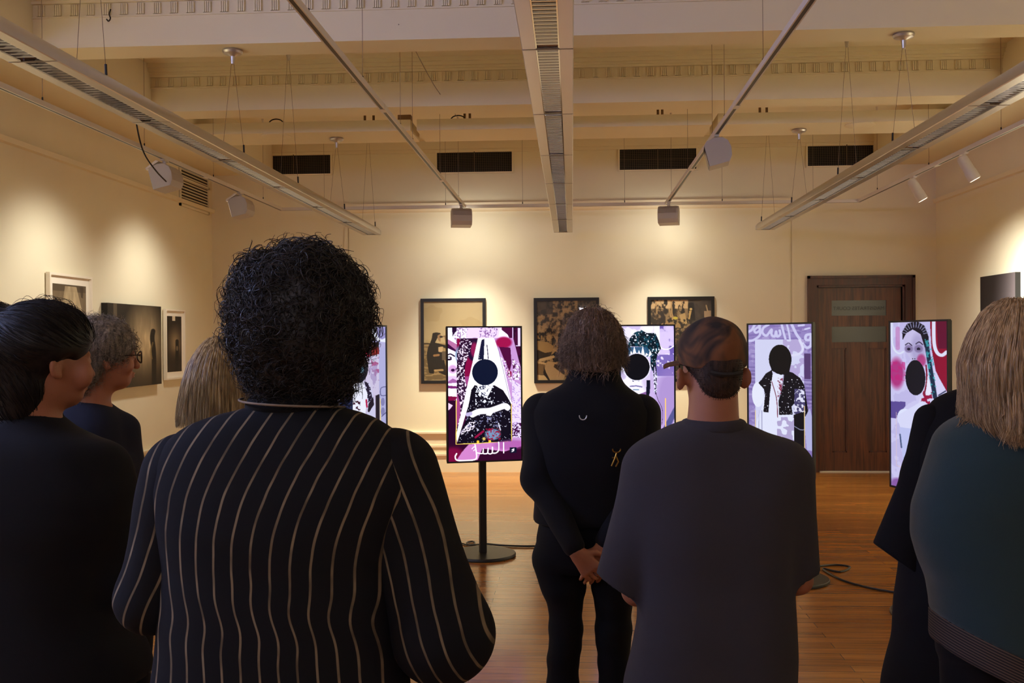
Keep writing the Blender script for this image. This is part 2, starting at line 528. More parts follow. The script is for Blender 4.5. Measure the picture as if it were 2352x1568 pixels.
def strip_lamp(xc, label):
    y0, y1 = 1.9, 11.42
    r = empty('strip_lamp', (xc, (y0 + y1) / 2, ZL))
    W, S, H = .108, .05, .085
    # housing: rounded aluminium sides with a channel open downwards
    out = [(-W, ZL + .004), (-W * .98, ZL + .028)]
    for a in np.linspace(PI, PI / 2, 7)[1:]:
        out.append((W * .98 * math.cos(a) * .55 - W * .43, ZL + .028 + (H - .028) * math.sin(a)))
    half = out
    prof_ = [(-S, ZL), (-W + .004, ZL)] + half + [(-x, z) for x, z in reversed(half)] + [(W - .004, ZL), (S, ZL), (S, ZL + .06), (-S, ZL + .06)]
    body = MB().prism([(xc + x, z) for x, z in prof_], 1, y0, y1)
    body.build('housing', M['alu'], r, smooth=True)
    MB().box(xc - W, xc + W, y1, y1 + .006, ZL + .004, ZL + .05).box(xc - W * .7, xc + W * .7, y1, y1 + .006, ZL + .05, ZL + .08).build('end_cap', M['white_metal'], r)
    # polished channel lining and lamp tube
    MB().box(xc - S + .001, xc + S - .001, y0, y1, ZL + .052, ZL + .058).box(xc - S + .0005, xc - S + .003, y0, y1, ZL + .001, ZL + .055) \
        .box(xc + S - .003, xc + S - .0005, y0, y1, ZL + .001, ZL + .055).build('reflector', M['mirror'], r)
    sec = 1.21
    ye = y1
    ncell = 27
    while ye > y0 + .5:
        ys = ye - sec
        lv = MB()
        for i in range(1, ncell):
            y = ys + .015 + (sec - .03) * i / ncell
            # blades with a curved parabolic section
            lv.prism([(y - .0035, ZL + .004), (y + .0035, ZL + .004), (y + .0055, ZL + .018), (y + .012, ZL + .036), (y - .012, ZL + .036), (y - .0055, ZL + .018)], 0, xc - S + .004, xc + S - .004)
        lv.box(xc - S + .003, xc - S + .006, ys + .01, ye - .01, ZL + .002, ZL + .036).box(xc + S - .006, xc + S - .003, ys + .01, ye - .01, ZL + .002, ZL + .036)
        lv.build('louvre', M['mirror'], r)
        MB().box(xc - W + .002, xc + W - .002, ye - .004, ye + .004, ZL - .0015, ZL + .003).build('joint_strip', M['grey_metal'], r)
        ye = ys
    # suspension: pairs of wires spreading from ceiling cups
    for y in (11.25, 9.72, 8.05, 6.70, 4.68, 3.2):
        zc = ceil_z(y)
        for s in (-1, 1):
            c = MB().tube([(xc + s * .006, y, zc - .07), (xc + s * .075, y + .0, ZL + .085)], .0014, 5).build('suspension_wire', M['wire'], r)
            MB().tube([(xc + s * .073, y, ZL + .13), (xc + s * .075, y, ZL + .078)], .0065, 8).build('gripper', M['black'], c)
        MB().lathe([(.002, -.10), (.012, -.095), (.018, -.045), (.03, -.035), (.062, -.026), (.07, -.012), (.066, 0), (.0, 0)], (xc, y, zc), 24).build('ceiling_cup', M['alu'], r, smooth=True)
    tag(r, label, 'strip lamp', 'suspended louvred strip lamps')
    return r


lx_l = float((atY(868, 535, 11.4)[0] + atY(838, 538, 11.4)[0]) / 2)
lx_c = float(atY(1293.5, 530, 11.4)[0])
lx_r = float((atY(1742, 525, 11.4)[0] + atY(1775, 528, 11.4)[0]) / 2)
strip_lamp(lx_l, 'long aluminium louvred strip lamp hanging over the left side, above the curly-haired visitor')
strip_lamp(lx_c, 'long aluminium louvred strip lamp hanging down the middle, seen from straight below')
strip_lamp(lx_r, 'long aluminium louvred strip lamp hanging over the right side, pointing at the door')

# ------------------------------------------------------------------ lighting track
ZT = 3.095
def track_run(mb, slot, a, b, axis):
    w_ = .018; h = .034
    if axis == 1:
        x = a[0]
        mb.box(x - w_, x - .0105, a[1], b[1], ZT, ZT + h).box(x + .0105, x + w_, a[1], b[1], ZT, ZT + h).box(x - .0105, x + .0105, a[1], b[1], ZT + .012, ZT + h)
        slot.box(x - .0103, x + .0103, a[1], b[1], ZT + .001, ZT + .0118)
    else:
        y = a[1]
        mb.box(a[0], b[0], y - w_, y - .0105, ZT, ZT + h).box(a[0], b[0], y + .0105, y + w_, ZT, ZT + h).box(a[0], b[0], y - .0105, y + .0105, ZT + .012, ZT + h)
        slot.box(a[0], b[0], y - .0103, y + .0103, ZT + .001, ZT + .0118)


YT = 11.25
tl, tr = float(atY(645, 486, YT)[0]), float(atY(1974, 465, YT)[0])
ti, tj = float(atY(1066, 478, YT)[0]), float(atY(1531, 470, YT)[0])
def track(label, a, b, axis, wires, joints=()):
    r = empty('lighting_track', ((a[0] + b[0]) / 2, (a[1] + b[1]) / 2, ZT))
    m_ = MB(); s_ = MB(); track_run(m_, s_, a, b, axis)
    m_.build('rail', M['white_metal'], r); s_.build('conductor_slot', M['black'], r)
    for j in joints:
        MB().box(a[0] - .0195, a[0] + .0195, j - .045, j + .045, ZT - .002, ZT + .035).build('joiner', M['white_metal'], r)
    for q in wires:
        x, y = (a[0], q) if axis == 1 else (q, a[1])
        zc = ZB + .03 if (x < BL or x > BR) else ceil_z(y)
        MB().tube([(x, y, ZT + .03), (x, y, zc)], .0016, 5).build('suspension_wire', M['wire'], r)
        MB().lathe([(.005, -.07), (.013, 0), (.0, 0)], (x, y, zc), 12).build('ceiling_anchor', M['white_metal'], r, smooth=True)
        MB().tube([(x, y, ZT + .06), (x, y, ZT + .028)], .0055, 8).build('gripper', M['black'], r)
    return tag(r, label, 'lighting track', 'white lighting tracks hung on wires')


track('white lighting track along the left wall', (tl, 1.5), (tl, YT), 1, (3.0, 4.6, 6.1, 7.6, 9.1, 10.6), (4.2, 8.9))
track('white lighting track along the right wall', (tr, 1.5), (tr, YT), 1, (3.0, 4.6, 6.1, 7.6, 9.1, 10.6), (4.2, 8.9))
track('white lighting track across the room in front of the back wall', (tl - .018, YT + .02), (tr + .018, YT + .02), 0, (tl + .5, tl + 1.9, -.55, .6, tr - 1.5, tr - .5))
track('black-slotted lighting track left of the middle strip lamp', (ti, 1.5), (ti, YT), 1, (4.57, 5.77, 7.05, 7.6, 9.2, 10.7), (6.4, 9.3))
track('black-slotted lighting track right of the middle strip lamp', (tj, 1.5), (tj, YT), 1, (4.57, 5.6, 7.0, 7.6, 9.2, 10.7), (6.5, 8.9))


def flood(name_label, pos, yaw, tilt, w=.2, ribs=True, arm=False, lit=True):
    """box wall-washer with a curved back; at yaw 0 its lamp face looks along +Y"""
    r = empty('flood_spotlight', pos, 0)
    R = Matrix.Translation(Vector(pos)) @ Matrix.Rotation(yaw, 4, 'Z') @ Matrix.Translation(Vector((0, 0, -.085))) @ Matrix.Rotation(tilt, 4, 'X')
    pr = [(.085, -.14), (.085, .02), (.06, .045), (.0, .055), (-.055, .045), (-.09, .01), (-.10, -.04), (-.09, -.10), (-.06, -.14)]
    b = MB().prism(pr, 0, -w / 2, w / 2)
    b.xform(R).build('housing', M['grey_metal'], r, bevel=.004)
    if ribs:
        f = MB()
        for i in range(15):
            x = -w / 2 + .02 + (w - .04) * i / 14
            f.prism([(-.056, .046), (-.056, .052), (-.094, .013), (-.105, -.04), (-.10, -.04), (-.09, .01)], 0, x - .003, x + .003)
        f.xform(R).build('cooling_ribs', M['grey_metal'], r)
    MB().box(-w / 2 + .012, w / 2 - .012, .0855, .088, -.13, .012).xform(R).build('lamp_face', M['lamp_face'] if lit else M['lamp_off'], r)
    if arm:
        a = MB().prism([(.10, .03), (.10, .045), (.0, .085), (-.02, .07)], 0, -w / 2 - .004, w / 2 + .004).xform(R)
        a.prism([(0, 0), (0.001, 0), (.001, .001)], 0, 0, .001)
        a.v = a.v[:8]; a.f = a.f[:6]
        a.build('visor', M['white_metal'], r)
    br = MB().tube([(pos[0], pos[1], pos[2] - .05), (pos[0], pos[1], ZT - .012)], .016, 10)
    br.box(pos[0] - .017, pos[0] + .017, pos[1] - .05, pos[1] + .05, ZT - .014, ZT + .004)
    br.build('track_adaptor', M['white_metal'], r)
    tag(r, name_label, 'flood light', 'box flood lights on the tracks')
    return r


flood('ribbed grey box flood light at the back end of the left inner track', (ti, 10.95, ZT - .02), .22, -.12, .22)
flood('ribbed grey box flood light at the back end of the right inner track', (tj, 11.0, ZT - .02), -.22, -.12, .22)
fy = float(atZ(1636, 312, ZT)[1])
flood('grey box flood light turned sideways partway along the right inner track', (tj, fy, ZT - .0), math.radians(84), -.25, .2, False, False, False)
fy1 = float(atX(378, 385, tl)[1]); fy2 = float(atX(552, 462, tl)[1])
flood('large grey flood light with visor hanging from left wall track, nearer one', (tl, fy1, ZT - .02), PI / 2, -.25, .24, False, True)
flood('pale flood light hanging from left wall track, farther one near the corner', (tl, fy2, ZT - .02), PI / 2, -.25, .24, False, True)
# black lead of the nearer left flood
lp = np.array((tl, fy1 - .02, ZT))
pts = [(tl + .03, fy1 - .62, ZB - .1), (tl + .03, fy1 - .60, ZT + .2), (tl + .04, fy1 - .5, ZT - .02), (tl + .06, fy1 - .32, ZT - .14), (tl + .07, fy1 - .14, ZT - .20)]
def smooth_path(pts, n=40):
    pts = np.array(pts, float); k = len(pts)
    t = np.linspace(0, k - 1, n); out = []
    for q in t:
        i = min(int(q), k - 2); u = q - i
        p0, p1, p2, p3 = pts[max(i - 1, 0)], pts[i], pts[i + 1], pts[min(i + 2, k - 1)]
        out.append(.5 * ((2 * p1) + (-p0 + p2) * u + (2 * p0 - 5 * p1 + 4 * p2 - p3) * u * u + (-p0 + 3 * p1 - 3 * p2 + p3) * u ** 3))
    return np.array(out)


tag(MB().tube(smooth_path(pts), .006, 6).build('hanging_cable', M['black'], smooth=True), 'black power lead drooping from left wall track to the nearer flood light', 'cable')


def spot(label, y, yaw, tilt):
    r = empty('spot_light', (tr, y, ZT))
    R = Matrix.Translation(Vector((tr, y, ZT - .07))) @ Matrix.Rotation(yaw, 4, 'Z') @ Matrix.Rotation(tilt, 4, 'X')
    MB().lathe([(.028, .05), (.042, .03), (.045, -.02), (.045, -.09), (.049, -.095), (.049, -.17), (.044, -.172)], (0, 0, 0), 24).xform(R).build('lamp_head', M['white_metal'], r, smooth=True)
    MB().lathe([(.041, -.1735), (.0, -.1735)], (0, 0, 0), 24).xform(R).build('lamp_face', M['lamp_face'], r)
    MB().tube([(tr, y, ZT + .002), (tr, y, ZT - .075)], .013, 10).box(tr - .017, tr + .017, y - .055, y + .055, ZT - .012, ZT + .003).build('track_adaptor', M['white_metal'], r)
    return tag(r, label, 'spot light', 'white cylinder spot lights on the right wall track')


sy1 = float(atX(2098, 418, tr)[1]); sy2 = float(atX(2214, 368, tr)[1])
spot('white cylinder spot light on right wall track, the one nearer the door', sy1, -1.75, .5)
spot('white cylinder spot light on right wall track, farther from the door', sy2, -1.75, .5)

# small hook under the nearest beam, and a loose cable sagging from it
p = atY(251, 30, 6.50)
hk = [(p[0], 6.52, ZB + .24), (p[0], 6.50, ZB + .20), (p[0] + .012, 6.49, ZB + .17), (p[0] + .002, 6.485, ZB + .15), (p[0] - .014, 6.49, ZB + .165)]
tag(MB().tube(smooth_path(hk, 24), .005, 6).build('ceiling_hook', M['black'], smooth=True), 'small black hook screwed into the beam face at upper left', 'hook')
a, b = atY(915, 15, 6.55), atY(1050, 255, 9.42)
cb = [(a[0], 6.55, ZB + .1), (float(atY(945, 100, 7.0)[0]), 7.0, float(atY(945, 100, 7.0)[2])), (float(atY(1000, 200, 8.2)[0]), 8.2, float(atY(1000, 200, 8.2)[2])), (b[0], 9.42, ZB + .12)]
tag(MB().tube(smooth_path(cb), .003, 5).build('data_cable', M['wire'], smooth=True), 'thin loose cable slanting under the ceiling left of the middle strip lamp', 'cable')
#@@PART3
# ------------------------------------------------------------------ raster art (mesh colour attributes)
class Art:
    """colours on a regular grid; X, Y are in free picture units"""
    def __init__(s, w, h, x0, x1, y0, y1, bg):
        s.w, s.h = w, h
        xs = x0 + (x1 - x0) * (np.arange(w) + .5) / w; ys = y0 + (y1 - y0) * (np.arange(h) + .5) / h
        s.X, s.Y = np.meshgrid(xs, ys)
        s.img = np.empty((h, w, 3)); s.img[:] = bg
        s.rng = np.random.default_rng(5)

    def mix(s, m_, c, a=1.0):
        k = (m_.astype(float) * a)[..., None]
        s.img = s.img * (1 - k) + np.asarray(c, float) * k

    def rect(s, x0, y0, x1, y1, c, a=1.0):
        s.mix((s.X >= x0) & (s.X <= x1) & (s.Y >= y0) & (s.Y <= y1), c, a)

    def inpoly(s, pts):
        m_ = np.zeros(s.X.shape, bool); n = len(pts)
        for i in range(n):
            (xa, ya), (xb, yb) = pts[i], pts[(i + 1) % n]
            if ya == yb: continue
            c = (s.Y > min(ya, yb)) & (s.Y <= max(ya, yb)) & (s.X < (s.Y - ya) * (xb - xa) / (yb - ya) + xa)
            m_ ^= c
        return m_

    def poly(s, pts, c, a=1.0): s.mix(s.inpoly(pts), c, a)

    def ell(s, cx, cy, rx, ry, c, a=1.0, soft=0.0):
        q = np.sqrt(((s.X - cx) / rx) ** 2 + ((s.Y - cy) / ry) ** 2)
        s.mix(np.clip((1 + soft - q) / max(soft, 1e-6), 0, 1) if soft > 0 else (q <= 1), c, a)

    def line(s, pts, wd, c, a=1.0):
        d = np.full(s.X.shape, 1e9)
        for (xa, ya), (xb, yb) in zip(pts[:-1], pts[1:]):
            dx, dy = xb - xa, yb - ya; L = dx * dx + dy * dy + 1e-9
            t = np.clip(((s.X - xa) * dx + (s.Y - ya) * dy) / L, 0, 1)
            d = np.minimum(d, np.hypot(s.X - xa - t * dx, s.Y - ya - t * dy))
        s.mix(np.clip((wd / 2 - d) / (wd * .12 + 1e-6) + .5, 0, 1), c, a)

    def curve(s, pts, wd, c, a=1.0):
        q = smooth_path([(x, y, 0) for x, y in pts], 8 * len(pts)); s.line([(p[0], p[1]) for p in q], wd, c, a)

    def noise(s, sx, sy=None, seed=0, oct=3):
        sy = sy or sx
        out = np.zeros(s.X.shape); amp = 1.0; tot = 0
        for o in range(oct):
            r = np.random.default_rng(seed * 31 + o)
            g = r.random((97, 97))
            u = s.X / sx * 2 ** o; v = s.Y / sy * 2 ** o
            iu, iv = np.floor(u).astype(int), np.floor(v).astype(int); fu, fv = u - iu, v - iv
            fu, fv = fu * fu * (3 - 2 * fu), fv * fv * (3 - 2 * fv)
            q = lambda a, b: g[(iv + b) % 97, (iu + a) % 97]
            out += amp * ((q(0, 0) * (1 - fu) + q(1, 0) * fu) * (1 - fv) + (q(0, 1) * (1 - fu) + q(1, 1) * fu) * fv)
            tot += amp; amp *= .55
        return out / tot

    def speck(s, m_, sc, thr, c, seed=1, a=1.0):
        s.mix(m_ & (s.noise(sc, sc, seed, 2) > thr), c, a)

    def apply(s, ob, name='art'):
        pass


def art_mesh(name, art, origin, ux, uz, material, parent, gain=1.0):
    """a flat gridded sheet; origin = its top-left corner, ux along its width, uz down its height"""
    w, h = art.w, art.h
    gx, gy = np.meshgrid(np.linspace(0, 1, w), np.linspace(0, 1, h))
    P = np.asarray(origin, float)[None, None] + gx[..., None] * np.asarray(ux, float) + gy[..., None] * np.asarray(uz, float)
    i = np.arange(w * h).reshape(h, w)
    Q = np.stack([i[:-1, :-1], i[1:, :-1], i[1:, 1:], i[:-1, 1:]], -1).reshape(-1, 4)
    me = np_mesh(name, P.reshape(-1, 3), Q, False)
    at = me.attributes.new('art', 'FLOAT_COLOR', 'POINT')
    c = np.ones((w * h, 4), np.float32); c[:, :3] = srgb(np.clip(art.img, 0, 255)).reshape(-1, 3) * gain
    at.data.foreach_set('color', c.ravel())
    return link(name, me, material, parent)


# ---- the five lit screens
def art_veil():
    A = Art(210, 372, 120, 878, 85, 1490, (38, 2, 34))
    n1 = A.noise(60, 60, 3); n2 = A.noise(16, 16, 4, 2); ANY = A.X > -1e9
    A.mix(n1 > .55, (70, 4, 52), .8)
    # face strip on the left
    A.poly([(120, 85), (215, 85), (215, 830), (190, 900), (120, 945)], (244, 240, 255))
    A.poly([(120, 205), (215, 260), (215, 330), (180, 300), (120, 290)], (150, 60, 120), .75)
    A.poly([(120, 250), (205, 320), (205, 340), (120, 300)], (60, 8, 60))
    A.curve([(120, 370), (150, 362), (190, 385)], 14, (24, 8, 40)); A.ell(130, 408, 38, 22, (30, 6, 40)); A.ell(133, 402, 12, 9, (235, 230, 250)); A.ell(172, 408, 14, 10, (235, 230, 250))
    A.ell(170, 520, 34, 34, (190, 120, 190), .7, .6); A.ell(172, 530, 20, 16, (50, 6, 60)); A.ell(206, 522, 8, 12, (50, 6, 60))
    A.poly([(120, 650), (170, 618), (215, 640), (215, 660), (120, 668)], (90, 6, 80)); A.poly([(120, 690), (215, 700), (215, 725), (120, 720)], (100, 10, 90), .9)
    A.ell(160, 630, 70, 30, (200, 150, 210), .6, .7)
    A.poly([(120, 800), (215, 810), (200, 845), (120, 850)], (120, 10, 60)); A.poly([(120, 850), (205, 845), (200, 1400), (120, 1490)], (40, 2, 36)); A.poly([(120, 870), (170, 900), (130, 945), (120, 945)], (230, 200, 235))
    A.poly([(165, 85), (260, 85), (190, 150), (172, 180)], (34, 4, 44))
    # pale header and beaded hood
    A.rect(215, 85, 680, 200, (226, 204, 246)); A.rect(680, 85, 800, 200, (70, 4, 52))
    A.poly([(180, 160), (230, 100), (320, 95), (300, 260), (215, 240)], (242, 232, 252)); A.poly([(660, 95), (740, 160), (800, 280), (800, 300), (700, 200), (640, 200)], (240, 226, 252))
    hood = A.inpoly([(180, 160), (230, 90), (330, 90), (310, 260), (200, 260)]) | A.inpoly([(440, 85), (640, 85), (620, 190), (450, 190)])
    A.speck(hood, 11, .60, (96, 40, 110), 6, .7)
    A.line([(796, 90), (796, 230), (780, 262)], 9, (214, 190, 240)); A.rect(848, 92, 874, 284, (222, 206, 246)); A.rect(826, 276, 874, 286, (222, 206, 246))
    # right-hand side
    A.poly([(600, 200), (800, 200), (878, 520), (878, 1300), (780, 1300), (780, 860)], (188, 140, 200))
    A.ell(700, 245, 70, 50, (150, 10, 70), 1, .4); A.poly([(650, 290), (770, 300), (782, 470), (760, 560), (700, 420)], (74, 4, 56)); A.poly([(735, 520), (782, 560), (782, 640), (740, 600)], (140, 6, 60))
    band = A.inpoly([(670, 400), (720, 440), (790, 640), (770, 700), (700, 500)]) | A.inpoly([(790, 420), (870, 480), (870, 660), (800, 640)])
    A.mix(band, (200, 170, 220), .5); A.speck(band, 14, .6, (70, 4, 60), 8); A.speck(band, 12, .6, (250, 245, 255), 9)
    rb = A.inpoly([(785, 640), (878, 700), (878, 1260), (782, 1250)]); A.mix(rb, (222, 206, 244)); A.speck(rb, 13, .64, (150, 100, 180), 12, .6); A.speck(rb & (A.Y > 1100), 13, .5, (60, 6, 60), 13)
    # inner photograph
    inner = A.inpoly([(215, 200), (780, 200), (780, 1305), (205, 1305)])
    lf = A.inpoly([(215, 200), (432, 200), (205, 1230)]); A.mix(lf, (126, 4, 62)); A.ell(235, 370, 30, 70, (110, 140, 170), .8, .5); A.ell(400, 320, 80, 110, (30, 6, 44), 1, .2); A.ell(395, 320, 30, 60, (180, 30, 90), .7, .6)
    A.mix(lf & (A.Y > 600), (180, 120, 190), .5)
    bead = lf & (np.abs(A.X - 270 - 40 * np.sin(A.Y / 120)) < 62); A.mix(bead, (32, 6, 40), .9); A.speck(bead, 13, .62, (232, 214, 240), 14)
    A.poly([(432, 200), (600, 200), (700, 500), (780, 880), (780, 1000), (740, 900), (330, 900), (210, 1290), (205, 1200)], (250, 248, 255))
    A.poly([(470, 215), (500, 205), (492, 420), (440, 425), (455, 330)], (16, 20, 50)); A.line([(470, 230), (435, 420)], 8, (40, 30, 60)); A.line([(525, 270), (538, 415)], 9, (50, 40, 70)); A.line([(640, 300), (765, 860)], 5, (120, 100, 150))
    body = [(395, 690), (360, 740), (340, 850), (318, 950), (300, 1060), (240, 1200), (215, 1300), (775, 1300), (775, 900), (740, 830), (690, 750), (600, 695), (500, 720)]
    A.poly(body, (10, 6, 22)); B = A.inpoly(body)
    A.speck(B & (np.abs(A.X - 500) < 100) & (A.Y < 900), 15, .66, (224, 226, 246), 20); A.speck(B & (A.Y > 960) & (A.Y < 1140) & (np.abs(A.X - 480) < 190), 17, .68, (104, 104, 140), 21)
    A.speck(B & (A.Y > 840), 11, .81, (200, 200, 225), 22)
    A.poly([(420, 690), (590, 690), (560, 760), (520, 830), (440, 790)], (240, 242, 255)); A.speck(A.inpoly([(420, 690), (590, 690), (560, 760), (520, 830), (440, 790)]), 12, .64, (40, 40, 70), 23)
    A.curve([(370, 1000), (440, 970), (540, 965), (600, 950), (700, 918), (735, 935)], 62, (250, 248, 255)); A.poly([(540, 950), (600, 960), (560, 1020), (510, 1010)], (246, 244, 255))
    A.line([(350, 990), (320, 1000)], 40, (180, 170, 210)); A.line([(240, 1190), (330, 1110)], 16, (200, 190, 220), .6); A.speck(A.inpoly([(330, 1080), (400, 1080), (380, 1150), (230, 1220)]), 12, .5, (230, 220, 240), 25)
    A.ell(580, 1215, 66, 48, (120, 150, 190), .9, .4); A.speck(A.inpoly([(500, 1150), (660, 1150), (660, 1280), (500, 1280)]), 14, .6, (140, 10, 50), 26); A.line([(400, 1240), (480, 1180)], 22, (140, 10, 60)); A.line([(640, 1100), (660, 1170)], 12, (200, 200, 220))
    A.ell(503, 557, 134, 138, (6, 16, 42))
    A.line([(205, 850), (200, 1308), (776, 1298), (776, 900)], 8, (246, 214, 96))
    for x in (425, 548): A.ell(x, 1288, 14, 15, (250, 190, 60))
    for a in range(6): A.line([(487, 1258), (487 + 17 * math.cos(a * PI / 3), 1258 + 17 * math.sin(a * PI / 3))], 6, (250, 220, 120))
    # strip below with the flowing script
    low = (A.Y > 1310); A.mix(low & (A.X > 120), (46, 2, 36)); A.ell(170, 1420, 80, 60, (130, 6, 60), .8, .7)
    A.poly([(330, 1312), (878, 1290), (878, 1350), (700, 1400), (470, 1360), (420, 1480), (200, 1480), (260, 1390)], (196, 122, 190)); A.ell(760, 1330, 130, 40, (150, 70, 150), .6, .6)
    wt = (252, 246, 255)
    A.line([(692, 1306), (692, 1412)], 13, wt); A.curve([(640, 1300), (640, 1380), (610, 1412), (570, 1412)], 12, wt)
    A.curve([(575, 1350), (570, 1412), (530, 1412), (530, 1360)], 12, wt); A.curve([(530, 1370), (520, 1412), (480, 1412), (480, 1365)], 12, wt); A.curve([(480, 1370), (470, 1412), (420, 1405)], 12, wt)
    A.curve([(395, 1318), (410, 1420), (405, 1465), (370, 1478), (330, 1480)], 14, wt); A.curve([(205, 1405), (190, 1440), (215, 1476), (330, 1480)], 14, wt)
    A.curve([(362, 1360), (385, 1340), (400, 1360), (380, 1380)], 8, wt)
    A.rect(755, 1356, 826, 1420, (6, 14, 40)); A.curve([(800, 1374), (782, 1384), (800, 1392), (778, 1404)], 7, wt); A.line([(775, 1385), (805, 1380)], 4, wt)
    return A


def art_crown():
    A = Art(210, 372, -120, 820, 105, 1733, (204, 188, 236))
    lf = A.noise(90, 90, 2)
    A.rect(-120, 105, 580, 330, (232, 226, 250)); A.mix((lf > .5) & (A.Y < 420) & (A.X < 560), (176, 150, 214), .5)
    A.rect(650, 105, 820, 440, (108, 88, 170))
    r = np.random.default_rng(4)
    for i in range(46):
        x, y = r.uniform(640, 820), r.uniform(105, 440); q = r.uniform(18, 36); A.ell(x, y, q, q, (214, 196, 240), .9, .35)
    for i in range(16):
        x, y = r.uniform(-60, 560), r.uniform(105, 200); q = r.uniform(24, 40); A.ell(x, y, q, q, (246, 240, 255), .8, .4)
    A.rect(585, 105, 648, 420, (250, 250, 255)); A.curve([(650, 330), (680, 372), (750, 378), (820, 340)], 12, (252, 250, 255))
    A.rect(600, 440, 820, 690, (122, 104, 180)); A.mix((A.X > 600) & (A.Y > 430) & (A.Y < 690) & (A.noise(40, 60, 7) > .62), (236, 226, 250), .9)
    A.rect(-120, 560, 160, 720, (240, 234, 252)); A.mix((A.X < 160) & (A.Y > 560) & (A.Y < 720) & (np.sin(A.Y / 5) > .3), (150, 130, 190), .4)
    # shoulder and neck
    A.poly([(540, 720), (820, 700), (820, 1500), (720, 1733), (-120, 1733), (-120, 1100), (300, 900)], (196, 172, 224)); A.ell(760, 960, 110, 260, (150, 122, 190), .6, .7)
    A.poly([(820, 1050), (820, 1180), (700, 1440), (640, 1440), (640, 1380)], (84, 84, 140)); A.poly([(820, 1200), (820, 1733), (700, 1733)], (240, 240, 252))
    # face
    A.poly([(160, 620), (200, 830), (300, 930), (420, 940), (500, 860), (535, 720), (535, 600), (160, 560)], (238, 234, 252)); A.ell(210, 680, 30, 40, (170, 150, 200), .6, .5); A.ell(500, 700, 50, 120, (190, 170, 216), .6, .7)
    A.poly([(410, 900), (490, 870), (500, 940), (440, 960)], (130, 90, 150)); A.line([(295, 812), (365, 806), (432, 818)], 16, (130, 120, 170)); A.line([(330, 850), (395, 852)], 12, (90, 130, 160), .8); A.ell(330, 748, 12, 8, (60, 50, 90)); A.ell(395, 746, 12, 8, (60, 50, 90))
    A.poly([(490, 740), (535, 740), (530, 880), (495, 1000), (480, 960)], (10, 14, 34)); A.line([(160, 540), (160, 720)], 48, (8, 12, 30))
    # hair and crown
    H = A.inpoly([(262, 350), (290, 250), (350, 180), (430, 150), (500, 190), (600, 190), (640, 280), (665, 370), (620, 440), (600, 560), (560, 640), (535, 560), (540, 460), (480, 360), (380, 345)])
    A.mix(H, (6, 22, 34)); A.speck(H, 26, .62, (20, 84, 104), 5, .7); A.speck(H, 16, .72, (226, 232, 248), 6)
    A.poly([(225, 440), (270, 350), (500, 350), (560, 470)], (34, 78, 112), .9)
    for x0, y0, x1 in ((230, 400, 270), (290, 395, 320), (325, 340, 365), (385, 385, 415), (430, 335, 462), (470, 420, 505), (520, 390, 545)):
        A.poly([(x0 - 12, 480), (x1 + 8, 440), ((x0 + x1) / 2, y0)], (240, 240, 254))
    A.ell(372, 585, 168, 166, (230, 228, 250)); A.ell(374, 585, 154, 156, (8, 8, 14))
    for dx in (0, 26): A.curve([(570 + dx, 540), (580 + dx, 700), (590 + dx * .3, 820), (600, 900)], 14, (14, 20, 42))
    A.curve([(600, 890), (630, 980), (670, 1060), (680, 1150), (670, 1260)], 6, (60, 30, 70)); A.speck(A.inpoly([(570, 640), (620, 640), (615, 880), (580, 880)]), 12, .55, (220, 220, 245), 9)
    A.line([(716, 955), (716, 1640)], 13, (246, 196, 110))
    return A


